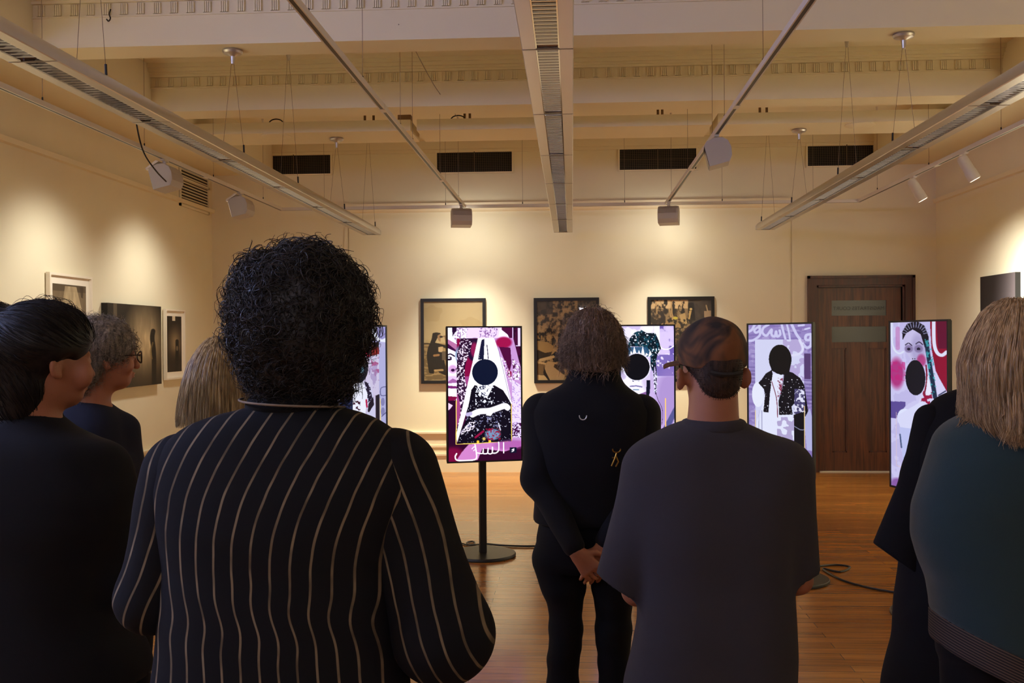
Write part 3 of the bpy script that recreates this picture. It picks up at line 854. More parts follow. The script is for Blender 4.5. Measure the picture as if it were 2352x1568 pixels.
def art_turban():
    A = Art(170, 372, 0, 752, 112, 2340, (168, 164, 214))
    A.mix(A.noise(120, 200, 3) > .55, (188, 184, 226), .6)
    A.curve([(580, 118), (590, 210), (650, 290), (745, 310)], 60, (232, 236, 252)); A.ell(700, 200, 72, 96, (150, 146, 204))
    A.ell(430, 220, 100, 120, (150, 130, 180), 1, .4); A.ell(470, 200, 40, 70, (220, 220, 244), .7, .7)
    A.rect(100, 340, 655, 2200, (200, 190, 222)); A.rect(300, 340, 655, 540, (30, 16, 26)); A.ell(450, 380, 90, 70, (96, 60, 40), .9, .6); A.ell(600, 470, 60, 50, (150, 24, 24), .8, .6); A.ell(490, 520, 40, 45, (176, 6, 60))
    A.line([(515, 340), (530, 500)], 26, (168, 150, 200))
    A.poly([(470, 560), (655, 510), (655, 1100), (480, 1100)], (206, 198, 228)); A.speck(A.inpoly([(540, 560), (655, 560), (655, 900), (560, 800)]), 50, .58, (150, 40, 100), 4, .7); A.mix(A.inpoly([(480, 660), (640, 660), (640, 1000), (490, 1000)]) & (A.noise(50, 120, 8) > .55), (160, 140, 190), .7)
    A.rect(660, 420, 752, 2340, (176, 176, 222)); A.curve([(752, 990), (680, 1010), (680, 1110), (752, 1120)], 12, (90, 90, 140)); A.ell(706, 1210, 28, 60, (120, 118, 170), .8); A.ell(706, 1350, 28, 60, (120, 118, 170), .8); A.curve([(690, 1420), (752, 1370)], 12, (70, 70, 120))
    A.poly([(120, 1000), (280, 920), (290, 1300), (240, 1500), (100, 1500)], (20, 32, 70)); A.poly([(430, 880), (520, 930), (560, 1060), (600, 1250), (590, 1800), (470, 1800), (490, 1100)], (206, 204, 236)); A.speck(A.inpoly([(430, 880), (520, 930), (560, 1160), (490, 1200)]), 26, .5, (24, 14, 44), 6)
    A.poly([(300, 910), (430, 900), (490, 1080), (460, 1340), (480, 1900), (280, 1900), (290, 1160)], (238, 240, 255)); A.line([(370, 920), (372, 980)], 7, (90, 90, 130))
    A.speck(A.inpoly([(290, 1160), (390, 1160), (390, 1300), (290, 1300)]), 34, .48, (60, 4, 40), 7); A.line([(470, 1160), (480, 1260)], 22, (180, 0, 70)); A.poly([(570, 1120), (580, 1240), (510, 1340), (490, 1330), (500, 1220)], (20, 10, 30)); A.poly([(600, 1110), (660, 1090), (660, 1900), (600, 1900)], (20, 12, 26))
    A.ell(372, 690, 146, 216, (214, 200, 232)); A.ell(364, 700, 138, 216, (10, 14, 26)); A.ell(390, 600, 60, 60, (60, 38, 24), .9, .6); A.ell(310, 690, 34, 40, (110, 140, 156), .9, .6); A.ell(410, 730, 24, 34, (120, 170, 190), .8, .6); A.ell(292, 655, 18, 16, (200, 226, 236))
    A.line([(668, 1160), (670, 2200)], 12, (250, 220, 110)); A.line([(100, 2200), (670, 2200)], 12, (250, 220, 110))
    return A


def art_oval():
    A = Art(190, 372, 95, 715, 57, 1566, (150, 134, 196))
    A.mix(A.noise(160, 26, 3) > .52, (122, 102, 172), .55); A.mix(A.noise(70, 30, 6) > .6, (190, 180, 224), .5)
    wt = (206, 204, 244)
    A.curve([(95, 130), (130, 110), (160, 60)], 26, wt); A.curve([(215, 70), (160, 110), (175, 140), (215, 110), (205, 70), (215, 160), (150, 215), (95, 225)], 24, wt); A.curve([(300, 60), (250, 90), (240, 140), (280, 170), (330, 110), (330, 160), (360, 180), (375, 130), (385, 180), (415, 160), (410, 120)], 24, wt)
    A.curve([(430, 60), (445, 130), (465, 205)], 22, wt); A.curve([(480, 60), (500, 150), (510, 230)], 18, wt); A.curve([(525, 60), (570, 160), (620, 240), (625, 310), (580, 370), (530, 385)], 26, wt)
    A.curve([(700, 160), (660, 170), (655, 210), (690, 215), (705, 180), (700, 270), (660, 290), (620, 240)], 26, wt); A.line([(650, 110), (690, 100)], 18, wt); A.line([(590, 75), (640, 70)], 18, wt)
    A.rect(163, 210, 636, 1375, (212, 214, 246)); A.mix((A.X > 440) & (A.X < 636) & (A.Y > 210) & (A.Y < 620) & (A.noise(70, 70, 8) > .5), (170, 150, 206), .7)
    A.rect(640, 350, 700, 600, (84, 60, 110)); A.mix((A.X > 636) & (A.Y > 600) & (A.Y < 860) & (np.sin(A.Y / 6) > 0), (104, 88, 150), .6); A.mix((A.X < 163) & (A.Y > 480) & (A.Y < 760) & (np.sin(A.Y / 6) > 0), (104, 88, 150), .5)
    A.ell(190, 780, 60, 130, (232, 236, 255)); A.curve([(530, 370), (600, 350), (628, 300), (600, 220)], 24, (222, 222, 250))
    A.poly([(225, 930), (300, 560), (440, 560), (470, 900), (540, 980), (560, 1400), (140, 1400), (180, 1050)], (228, 232, 255)); A.speck(A.inpoly([(380, 1000), (560, 980), (560, 1400), (380, 1400)]), 50, .5, (166, 150, 200), 9, .8); A.mix(A.inpoly([(200, 940), (250, 940), (230, 1200), (190, 1150)]) & (np.sin(A.X / 5) > .2), (150, 150, 190), .6)
    A.poly([(330, 520), (270, 560), (230, 620), (195, 660), (250, 720), (262, 780), (244, 955), (295, 960), (312, 760), (340, 560)], (12, 10, 20))
    A.poly([(440, 520), (530, 540), (600, 590), (640, 660), (680, 960), (640, 1000), (560, 830), (520, 880), (530, 960), (400, 975), (395, 830), (440, 650)], (12, 10, 20))
    bl = A.inpoly([(550, 700), (640, 700), (650, 1000), (540, 1000)]); A.mix(bl, (70, 64, 110)); A.speck(bl, 20, .52, (226, 226, 250), 10); A.speck(A.inpoly([(240, 600), (640, 600), (640, 960), (240, 960)]), 12, .80, (230, 230, 250), 12)
    A.curve([(330, 640), (365, 760), (380, 850), (385, 1000)], 8, (120, 40, 70)); A.curve([(445, 570), (430, 680), (400, 800)], 9, (176, 170, 206)); A.speck(A.inpoly([(385, 600), (440, 600), (420, 760), (385, 800)]), 14, .5, (140, 60, 90), 13)
    A.poly([(540, 960), (640, 920), (640, 1366), (545, 1366)], (14, 12, 20)); A.line([(545, 1075), (600, 1105), (640, 1100)], 8, (130, 130, 160))
    A.poly([(636, 1000), (690, 880), (715, 1000), (715, 1300), (660, 1300)], (180, 180, 226)); A.rect(640, 1380, 715, 1566, (116, 110, 176))
    A.ell(412, 412, 110, 150, (10, 9, 12)); A.poly([(305, 440), (330, 530), (420, 570), (500, 540), (520, 440)], (12, 10, 14))
    A.line([(163, 950), (163, 1375), (640, 1375), (640, 868)], 8, (236, 206, 140))
    return A


def art_eyes():
    A = Art(160, 372, 80, 517, 75, 1510, (204, 200, 242))
    A.mix(A.noise(60, 90, 3) > .52, (180, 172, 224), .5)
    A.ell(130, 520, 46, 100, (170, 30, 110), .85, .6); A.mix((A.X < 200) & (A.Y > 420) & (A.Y < 580) & (A.noise(26, 26, 5) > .5), (196, 30, 120), .6); A.line([(140, 130), (140, 300)], 36, (190, 110, 180), .6)
    A.poly([(390, 75), (517, 75), (517, 680), (430, 480), (400, 300)], (140, 6, 44)); A.poly([(436, 75), (517, 75), (517, 300), (450, 300)], (96, 4, 44))
    A.curve([(92, 80), (92, 220), (110, 310), (150, 346), (186, 330)], 14, (220, 226, 248)); A.curve([(418, 66), (420, 250), (440, 330), (475, 352), (508, 326)], 26, (222, 224, 248))
    A.poly([(190, 220), (205, 160), (270, 140), (340, 190), (352, 330), (330, 420), (250, 400), (200, 330)], (198, 192, 232)); A.ell(300, 300, 40, 90, (150, 140, 190), .5, .7)
    for x0, x1, y in ((202, 252, 268), (284, 334, 258)): A.curve([(x0, y + 4), ((x0 + x1) / 2, y - 12), (x1, y + 8)], 9, (50, 40, 70))
    for x, y in ((228, 304), (304, 302)): A.ell(x, y, 26, 26, (120, 104, 150), .8, .5); A.ell(x, y + 2, 14, 12, (28, 24, 46))
    A.ell(258, 388, 4, 6, (30, 20, 40)); A.ell(276, 388, 4, 6, (30, 20, 40)); A.ell(325, 400, 26, 40, (170, 20, 90), .7, .6)
    hp = A.inpoly([(180, 230), (176, 160), (215, 90), (290, 66), (350, 110), (380, 200), (385, 330), (350, 290), (320, 180), (260, 140), (210, 170)]); A.mix(hp, (16, 14, 26))
    for a in np.linspace(-2.9, -.2, 12): A.line([(275 + 70 * math.cos(a), 190 + 70 * math.sin(a)), (275 + 104 * math.cos(a), 190 + 116 * math.sin(a))], 7, (150, 150, 190), .8)
    A.poly([(395, 420), (517, 660), (517, 740), (420, 720), (300, 980), (300, 760), (350, 560)], (212, 208, 244)); sp = A.inpoly([(340, 640), (410, 660), (400, 760), (320, 900), (310, 800)]); A.speck(sp, 22, .52, (150, 10, 60), 8)
    A.curve([(365, 260), (380, 380), (400, 520), (425, 700)], 32, (20, 40, 66)); A.speck(A.inpoly([(350, 220), (400, 220), (440, 680), (395, 680)]), 16, .58, (60, 170, 180), 9, .8); A.curve([(360, 440), (365, 560), (345, 680)], 12, (130, 20, 50)); A.poly([(372, 520), (392, 600), (395, 680), (356, 690)], (232, 230, 252))
    A.line([(450, 680), (500, 640)], 10, (40, 50, 90)); A.ell(278, 548, 77, 150, (10, 12, 20))
    A.poly([(80, 770), (200, 760), (200, 800), (150, 870), (125, 915), (80, 915)], (92, 76, 150)); A.ell(200, 905, 66, 84, (222, 228, 255)); A.poly([(130, 890), (330, 740), (420, 800), (420, 1300), (260, 1350), (160, 1000)], (216, 218, 250)); A.poly([(150, 985), (280, 985), (240, 1340), (185, 1340)], (190, 196, 242))
    A.line([(155, 1050), (166, 1160)], 13, (50, 70, 110), .8); A.ell(250, 994, 5, 5, (40, 30, 60)); A.poly([(180, 1350), (250, 1350), (220, 1510), (180, 1500)], (140, 80, 160)); A.ell(150, 1490, 60, 46, (130, 80, 160), .9, .5); A.curve([(185, 1248), (196, 1256), (206, 1246)], 5, (60, 60, 90))
    A.line([(125, 860), (125, 1325), (215, 1345)], 5, (230, 200, 190), .8)
    return A


TW, TH = .545, .975
def screen_stand(label, art, x, y, yaw, ztop=1.705, thick=.022, gain=.62):
    r = empty('display_screen', (x, y, 0), yaw)
    W, H = TW / 2 + .011, TH / 2 + .011
    zc = ztop - H
    MB().box(-W, W, 0, .012, zc - H, zc + H).box(-W, -TW / 2, -.008, 0, zc - H, zc + H).box(TW / 2, W, -.008, 0, zc - H, zc + H) \
        .box(-TW / 2, TW / 2, -.008, 0, zc - H, zc - TH / 2).box(-TW / 2, TW / 2, -.008, 0, zc + TH / 2, zc + H).build('bezel', M['black'], r, local=True)
    MB().box(-W + .004, W - .004, .012, thick, zc - H + .004, zc + H - .004).box(-.17, .17, min(thick, .05) - .001, .059, zc - .34, zc + .34).build('rear_housing', M['black_metal'], r, local=True, bevel=.006)
    art_mesh('display', art, (-TW / 2, -.002, zc + TH / 2), (TW, 0, 0), (0, 0, -TH), M['screen'], r, gain)
    MB().box(-.12, .12, .058, .078, zc - .15, zc + .15).box(-.04, .04, .06, .11, zc - .2, zc + .1).build('wall_bracket', M['black_metal'], r, local=True)
    MB().box(-.025, .025, .075, .125, .02, zc + .15).build('pole', M['black_metal'], r, local=True, bevel=.004)
    MB().lathe([(.24, 0), (.245, .004), (.245, .018), (.24, .024), (.0, .026)], (0, .10, 0), 64).build('base_disc', M['black_metal'], r, local=True, smooth=True)
    return tag(r, label, 'screen', 'portrait screens on pole stands')


def tv_place(xl, xr, ytop, d):
    """centre point of a screen whose middle appears between xl and xr at distance d"""
    p = atY((xl + xr) / 2, ytop, d); return float(p[0]), d


X1, D1 = tv_place(1030, 1200, 746, 7.38)
screen_stand('lit portrait screen on black pole stand, veiled figure in white triangle, black dot on face', art_veil(), X1 + .0, D1 - .10, math.radians(17), thick=.058, gain=.82)
X2, D2 = tv_place(1366, 1549, 746, 7.05)
screen_stand('lit portrait screen with black disc over a crowned face, behind the man in black jacket', art_crown(), X2, D2, math.radians(-2), gain=.74)
X3, D3 = tv_place(762, 885, 748, 6.1)
screen_stand('lit lavender screen half hidden behind the curly dark hair', art_turban(), X3, D3, math.radians(64))
X4, D4 = tv_place(1718, 1862, 741, 6.62)
screen_stand('lit lavender screen beside the wooden door, black hooded figure in white dress', art_oval(), X4, D4, math.radians(-54))
X5, D5 = tv_place(2050, 2167, 735, 5.85)
screen_stand('lit screen at far right, face with two eyes over a black oval', art_eyes(), X5, D5, math.radians(-75))

# floor cables
def floor_cable(name, pts, label, r=.006):
    q = smooth_path([(*atZ(px, py, r)[:2], r + .001) for px, py in pts], 12 * len(pts))
    tag(MB().tube(q, r, 6).build(name, M['black'], smooth=True), label, 'cable')


floor_cable('power_cable', [(1112, 1248), (1150, 1252), (1200, 1254), (1240, 1254), (1300, 1256), (1360, 1250), (1420, 1240)], 'black power cable running right from the screen stand with veiled figure', .008)
floor_cable('power_cable', [(1030, 1243), (1058, 1247), (1074, 1251), (1090, 1249), (1086, 1243), (1072, 1246), (1080, 1252), (1098, 1250), (1106, 1247)], 'tangled black cable at the left foot of the pole stand', .006)
floor_cable('power_cable', [(1880, 1300), (1920, 1297), (1952, 1302), (1930, 1313), (1890, 1306), (1930, 1330), (1990, 1348), (2064, 1362), (2100, 1372)], 'black power cable looping across the brown floor at right', .007)

# ------------------------------------------------------------------ pictures
def art_seated():
    A = Art(150, 205, 170, 1090, 150, 1380, (176, 154, 112))
    A.mix(A.noise(300, 300, 2) > .5, (188, 168, 128), .6); A.mix(A.Y > 800, (150, 122, 80), .7); A.mix((A.Y > 800) & (A.noise(130, 26, 4) > .5), (84, 66, 40), .6)
    A.mix((A.X > 800) & (A.Y > 780), (120, 100, 70), .5)
    d = (20, 16, 12)
    A.poly([(310, 640), (360, 628), (430, 640), (440, 700), (380, 720), (345, 790), (400, 800), (520, 835), (520, 880), (420, 850), (470, 950), (500, 1120), (540, 1300), (480, 1290), (340, 1210), (320, 1270), (250, 1260), (230, 1150), (215, 980), (230, 880), (290, 740)], d)
    A.poly([(385, 680), (430, 650), (440, 700), (430, 780), (390, 750)], (150, 116, 80)); A.line([(430, 700), (500, 690), (520, 790)], 22, (130, 100, 70)); A.ell(440, 700, 26, 16, d); A.poly([(400, 860), (470, 850), (460, 940), (400, 930)], (190, 160, 120)); A.line([(330, 990), (400, 980)], 34, (150, 110, 70)); A.line([(340, 1220), (460, 1215)], 30, (176, 146, 100)); A.rect(455, 925, 560, 1060, (90, 76, 60)); A.line([(180, 800), (260, 806)], 20, (50, 38, 24))
    return A


def art_rocks():
    A = Art(150, 205, 165, 1090, 140, 1375, (110, 88, 60))
    n = A.noise(70, 50, 3, 4); n2 = A.noise(34, 60, 5, 3)
    A.mix(n > .55, (160, 128, 84), .9); A.mix(n < .44, (36, 30, 26), .9); A.mix(n2 > .58, (190, 156, 108), .6); A.mix(n2 < .36, (20, 18, 18), .8)
    A.mix((A.Y < 350) & (A.X < 420), (44, 42, 42), .7); A.rect(560, 380, 600, 640, (140, 130, 130), .4)
    A.poly([(165, 760), (330, 780), (430, 850), (400, 930), (280, 950), (165, 880)], (170, 136, 84)); A.poly([(165, 900), (300, 950), (400, 930), (360, 1040), (165, 1060)], (48, 36, 20))
    A.ell(540, 680, 46, 50, (22, 18, 16)); A.poly([(490, 720), (620, 700), (700, 1080), (420, 1090), (400, 980), (500, 880)], (16, 14, 16)); A.line([(220, 1060), (420, 1010)], 44, (196, 164, 116)); A.line([(430, 900), (480, 930)], 20, (190, 150, 100))
    A.poly([(165, 1070), (290, 1110), (280, 1280), (165, 1310)], (120, 92, 56)); A.poly([(165, 1070), (320, 1110), (300, 1130), (165, 1110)], (196, 160, 110)); A.poly([(340, 1080), (480, 1100), (420, 1160), (300, 1120)], (182, 148, 100)); A.poly([(440, 1120), (570, 1160), (560, 1260), (420, 1180)], (60, 44, 26)); A.poly([(500, 1110), (800, 1070), (760, 1160), (620, 1150)], (176, 144, 96))
    A.poly([(290, 1120), (400, 1150), (590, 1300), (580, 1375), (360, 1375), (300, 1240)], (178, 146, 104)); A.poly([(270, 1150), (300, 1240), (370, 1375), (330, 1375), (265, 1270)], (30, 22, 14)); A.poly([(580, 1150), (740, 1190), (680, 1280), (600, 1280)], (170, 136, 88)); A.poly([(165, 1290), (280, 1300), (340, 1375), (165, 1375)], (206, 172, 120))
    A.mix((A.X > 800) & (A.Y < 1000), (30, 32, 32), .55)
    return A


def art_grove():
    A = Art(150, 205, 295, 1930, 310, 2540, (74, 58, 40))
    n = A.noise(90, 130, 3, 4); A.mix(n > .55, (150, 124, 86), .8); A.mix(n < .45, (28, 24, 22), .85); A.mix((A.Y < 560) & (n > .5) & (A.X < 1300), (226, 190, 140), .8)
    for x, y0, y1, wd in ((430, 340, 700, 30), (560, 330, 620, 16), (850, 320, 1000, 34), (800, 560, 800, 26)): A.curve([(x, y0), (x + 20, (y0 + y1) / 2), (x + 40, y1)], wd, (176, 140, 92))
    A.mix((A.X > 1320) & (A.Y < 1000), (70, 62, 56), .85); A.poly([(1310, 420), (1380, 380), (1460, 420), (1500, 900), (1300, 900)], (24, 18, 18)); A.poly([(1070, 740), (1220, 680), (1290, 1040), (1120, 1000)], (176, 146, 96)); A.ell(1380, 580, 34, 36, (206, 176, 110)); A.poly([(1330, 630), (1400, 620), (1350, 860), (1310, 860)], (190, 156, 96)); A.poly([(1730, 640), (1920, 620), (1920, 820), (1740, 820)], (176, 148, 116)); A.line([(1790, 480), (1830, 650)], 34, (190, 160, 120)); A.poly([(540, 1010), (800, 880), (1100, 900), (1250, 1100), (900, 1200)], (150, 120, 78)); A.speck(A.Y > 860, 60, .55, (40, 32, 24), 9); A.ell(960, 830, 70, 40, (190, 170, 60))
    return A


def back_picture(label, corners, art, ratio=None, fw=.037):
    (x0, y0), (x1, y1) = corners
    yy = YB - .02
    a, b = atY(x0, y0, yy), atY(x1, y1, yy)
    xa, xb, zt, zb = a[0], b[0], a[2], b[2]
    r = empty('framed_photograph', ((xa + xb) / 2, yy, zb))
    f0, f1 = yy - .045, yy - .008
    MB().box(xa, xb, f0, f1, zt - fw, zt).box(xa, xb, f0, f1, zb, zb + fw).box(xa, xa + fw, f0, f1, zb + fw, zt - fw).box(xb - fw, xb, f0, f1, zb + fw, zt - fw) \
        .box(xa + .02, xb - .02, f1, yy - .001, zb + .02, zt - .02).build('frame', M['frame_black'], r)
    o = wloc(r)
    art_mesh('print', art, (xa + fw - o[0], f0 + .016 - o[1], zt - fw - o[2]), (xb - xa - 2 * fw, 0, 0), (0, 0, -(zt - zb - 2 * fw)), M['print'], r)
    MB().box(xa + fw, xb - fw, f0 + .009, f0 + .012, zb + fw, zt - fw).build('glazing', M['glass'], r)
    return tag(r, label, 'picture', 'black framed photographs on the back wall')


back_picture('black framed sepia photograph of a seated woman in dark dress, behind the veiled-figure screen', ((967, 686), (1117, 880)), art_seated())
back_picture('black framed photograph of pale rocks, left of the brown-haired head', ((1226, 684.5), (1377, 879)), art_rocks())
back_picture('black framed photograph of bare trees and a stone, above the patterned cap', ((1487, 682), (1641, 876)), art_grove())

# left wall
def art_spotlit(fig=True, k=1.0):
    A = Art(130, 190, 0, 100, 0, 150, (26, 20, 14))
    q = np.clip(1.25 - np.sqrt(((A.X - 66) / 36) ** 2 + ((A.Y - 75) / 72) ** 2), 0, 1) ** .8
    A.mix(q * .9, (206, 180, 138)); A.mix(np.clip((A.Y - 80) / 90, 0, 1) * .75, (36, 28, 18)); A.mix((A.noise(4, 30, 3) - .4) * .6 * (q > 0), (60, 48, 32))
    A.rect(10, 0, 16, 40, (110, 96, 76), .7)
    if fig: A.curve([(83, 48), (81, 62), (84, 90), (84, 150)], 9, (14, 12, 8)); A.ell(82, 50, 3.5, 6, (18, 14, 10)); A.curve([(82, 70), (78, 85), (80, 100)], 3, (120, 100, 60), .8)
    return A


def art_wash():
    A = Art(110, 200, 0, 100, 0, 180, (118, 102, 80))
    A.mix(A.Y < 14, (70, 58, 44), .7); A.poly([(36, 4), (70, 4), (100, 90), (100, 180), (10, 180), (24, 60)], (190, 172, 138), .8); A.mix((A.noise(8, 40, 4) - .45), (90, 76, 56)); A.poly([(80, 4), (92, 4), (90, 26), (84, 24)], (60, 48, 34), .8)
    return A


def art_slim():
    A = Art(80, 250, 0, 100, 0, 310, (24, 17, 14))
    A.rect(36, 0, 56, 26, (214, 200, 176)); q = np.clip(1.2 - np.sqrt(((A.X - 56) / 54) ** 2 + ((A.Y - 150) / 100) ** 2), 0, 1); A.mix(q * .8, (170, 144, 108)); A.mix(np.clip((A.Y - 180) / 100, 0, 1) * .9, (34, 26, 20))
    A.curve([(68, 140), (68, 190), (66, 250), (66, 306)], 22, (12, 10, 8)); A.ell(68, 146, 9, 16, (10, 8, 8)); A.ell(68, 180, 6, 14, (150, 130, 100), .8)
    return A


def left_picture(name, label, tlc, brc, art, border, fmat, mount=0.0, th=.035):
    a, b = atX(*tlc, XL), atX(*brc, XL)
    y0, y1, zt, zb = a[1], b[1], a[2], b[2]
    r = empty(name, (XL, (y0 + y1) / 2, zb))
    x0, x1 = XL + .012, XL + .012 + th
    if border > 0:
        MB().box(x0, x1, y0, y1, zt - border, zt).box(x0, x1, y0, y1, zb, zb + border).box(x0, x1, y0, y0 + border, zb + border, zt - border).box(x0, x1, y1 - border, y1, zb + border, zt - border) \
            .box(XL + .001, x0, y0 + .02, y1 - .02, zb + .02, zt - .02).build('frame', fmat, r)
        MB().box(x0 + .004, x0 + .012, y0 + border, y1 - border, zb + border, zt - border).build('mount', M['mount'], r)
        xs_ = x0 + .0135
    else:
        MB().box(XL + .001, x1, y0, y1, zb, zt).build('stretched_canvas', fmat, r)
        xs_ = x1 + .0012
    o = wloc(r); m_ = border + mount
    art_mesh('print', art, (xs_ - o[0], y0 + m_ - o[1], zt - m_ * 1.1 - o[2]), (0, y1 - y0 - 2 * m_, 0), (0, 0, -(zt - zb - 2.3 * m_)), M['print'], r)
    return tag(r, label, 'picture', 'pictures on the left wall')


left_picture('framed_photograph', 'white framed photograph of a pale wall, highest picture on left wall', (102, 624), (203, 880), art_wash(), .022, M['frame_white'], .06)
left_picture('picture_canvas', 'large dark unframed canvas of a figure in a pool of light on left wall', (232, 695), (358, 881), art_spotlit(), 0, M['canvas_edge'], 0, .05)
left_picture('framed_photograph', 'narrow white framed photograph of a dark figure, picture nearest the left corner', (372, 709), (418, 868), art_slim(), .018, M['frame_white'], .05)
p = atX(423, 868, XL)
tag(MB().box(XL + .001, XL + .004, p[1] - .03, p[1] + .03, p[2] - .02, p[2] + .02).build('caption_sign', mat('grey_card', lin(190, 176, 150), .8)), 'small caption card beside the narrow white framed photograph', 'card')

# right wall picture: dark panel fading to grey on its right
def art_fade():
    A = Art(90, 130, 0, 100, 0, 140, (26, 20, 22))
    q = np.clip((A.X - 30) / 80 + (A.Y - 70) / 400, 0, 1); A.mix(q * .8, (150, 140, 144)); A.ell(78, 100, 12, 10, (236, 214, 200), 1, .4)
    return A


a, b = atX(2263, 636, XR), atX(2345, 800, XR)
r = empty('picture_canvas', (XR, (a[1] + b[1]) / 2, b[2]))
MB().box(XR - .05, XR - .001, b[1], a[1], b[2], a[2]).build('stretched_canvas', M['canvas_edge'], r)
o = wloc(r)
art_mesh('print', art_fade(), (XR - .0512 - o[0], a[1] - o[1], a[2] - o[2]), (0, b[1] - a[1], 0), (0, 0, b[2] - a[2]), M['print'], r)
tag(r, 'dark grey unframed canvas on the right wall above the long fair hair', 'picture')

# ------------------------------------------------------------------ door
fr = struct(MB().box(DX0, DX0 + .10, YB - .035, YB + .06, 0, DZ).box(DX1 - .10, DX1, YB - .035, YB + .06, 0, DZ).box(DX0 + .10, DX1 - .10, YB - .035, YB + .06, DZ - .10, DZ)
            .box(DX0 + .10, DX0 + FW, YB - .01, YB + .06, 0, DZ - .10).box(DX1 - FW, DX1 - .10, YB - .01, YB + .06, 0, DZ - .10).box(DX0 + .1, DX1 - .1, YB - .01, YB + .06, DZ - FW, DZ - .10)
            .box(DX0 - .012, DX0 + .02, YB - .05, YB - .03, 0, DZ + .012).box(DX1 - .02, DX1 + .012, YB - .05, YB - .03, 0, DZ + .012).box(DX0 - .012, DX1 + .012, YB - .05, YB - .03, DZ - .02, DZ + .012), 'door_1', M['doorframe'])
yd = YB + .035
g1 = (atY(1910, 690, yd), atY(2036, 724, yd)); g2 = (atY(1910, 750, yd), atY(2036, 785, yd))
gx0, gx1 = float(g1[0][0]), float(g1[1][0])
za1, za0, zb1, zb0 = float(g1[0][2]), float(g1[1][2]), float(g2[0][2]), float(g2[1][2])
x0, x1, zt = ox0 + .003, ox1 - .003, oz - .003
L = MB()
L.box(x0, gx0, yd, yd + .045, .012, zt).box(gx1, x1, yd, yd + .045, .012, zt)          # stiles
L.box(gx0, gx1, yd, yd + .045, za1, zt).box(gx0, gx1, yd, yd + .045, zb1, za0).box(gx0, gx1, yd, yd + .045, .012, .23).box(gx0, gx1, yd, yd + .045, zb0 - .07, zb0)
xm0, xm1 = float(atY(1945, 900, yd)[0]), float(atY(1995, 900, yd)[0])
L.box(xm0, xm1, yd, yd + .045, .23, zb0 - .07)                                        # muntin
leaf = L.build('door_leaf', M['door'], fr)
for a_, b_ in ((gx0, xm0), (xm1, gx1)):
    z0_, z1_ = .23, zb0 - .07
    MB().box(a_, b_, yd + .02, yd + .035, z0_, z1_).build('panel', M['door'], leaf)
    MB().box(a_, a_ + .014, yd + .006, yd + .02, z0_, z1_).box(b_ - .014, b_, yd + .006, yd + .02, z0_, z1_).box(a_, b_, yd + .006, yd + .02, z0_, z0_ + .014).box(a_, b_, yd + .006, yd + .02, z1_ - .014, z1_).build('panel_moulding', M['doorframe'], leaf)
MB().box(xm0 + .04, xm0 + .05, yd - .004, yd, za0 - .02 - (za0 - zb1) + .02, za0).build('bead', M['doorframe'], leaf)
for z0_, z1_ in ((za0, za1), (zb0, zb1)):
    MB().box(gx0, gx1, yd + .012, yd + .02, z0_, z1_).build('glass_pane', M['frost'], leaf)
MB().box(ox0, ox1, YB - .02, YB + .06, .0005, .011).build('threshold', M['pale'], fr)  # pale tone stands in for the light gap under the door


def lettering(name, text, size, loc, mirror, parent, material, width=None):
    cu = bpy.data.curves.new(name, 'FONT'); cu.body = text; cu.size = size; cu.extrude = .0006; cu.align_x = 'CENTER'; cu.align_y = 'CENTER'
    ob = bpy.data.objects.new(name + '_tmp', cu); COL.objects.link(ob)
    bpy.context.view_layer.update()
    me = bpy.data.meshes.new_from_object(ob.evaluated_get(bpy.context.evaluated_depsgraph_get()))
    bpy.data.objects.remove(ob)
    n = len(me.vertices); c = np.empty(n * 3, np.float32); me.vertices.foreach_get('co', c); c = c.reshape(-1, 3)
    s = 1.0 if width is None else width / (c[:, 0].max() - c[:, 0].min())
    q = np.stack([c[:, 0] * s * (-1 if mirror else 1), -c[:, 2], c[:, 1]], 1) + np.array(loc)
    me.vertices.foreach_set('co', q.astype(np.float32).ravel()); me.update(); me.materials.clear()
    return link(name, me, material, parent)


lettering('lettering', 'MAGISTRATES COURT', .058, ((gx0 + gx1) / 2, yd + .0112, (za0 + za1) / 2 - .005), True, leaf, M['letter'], (gx1 - gx0) * .93)
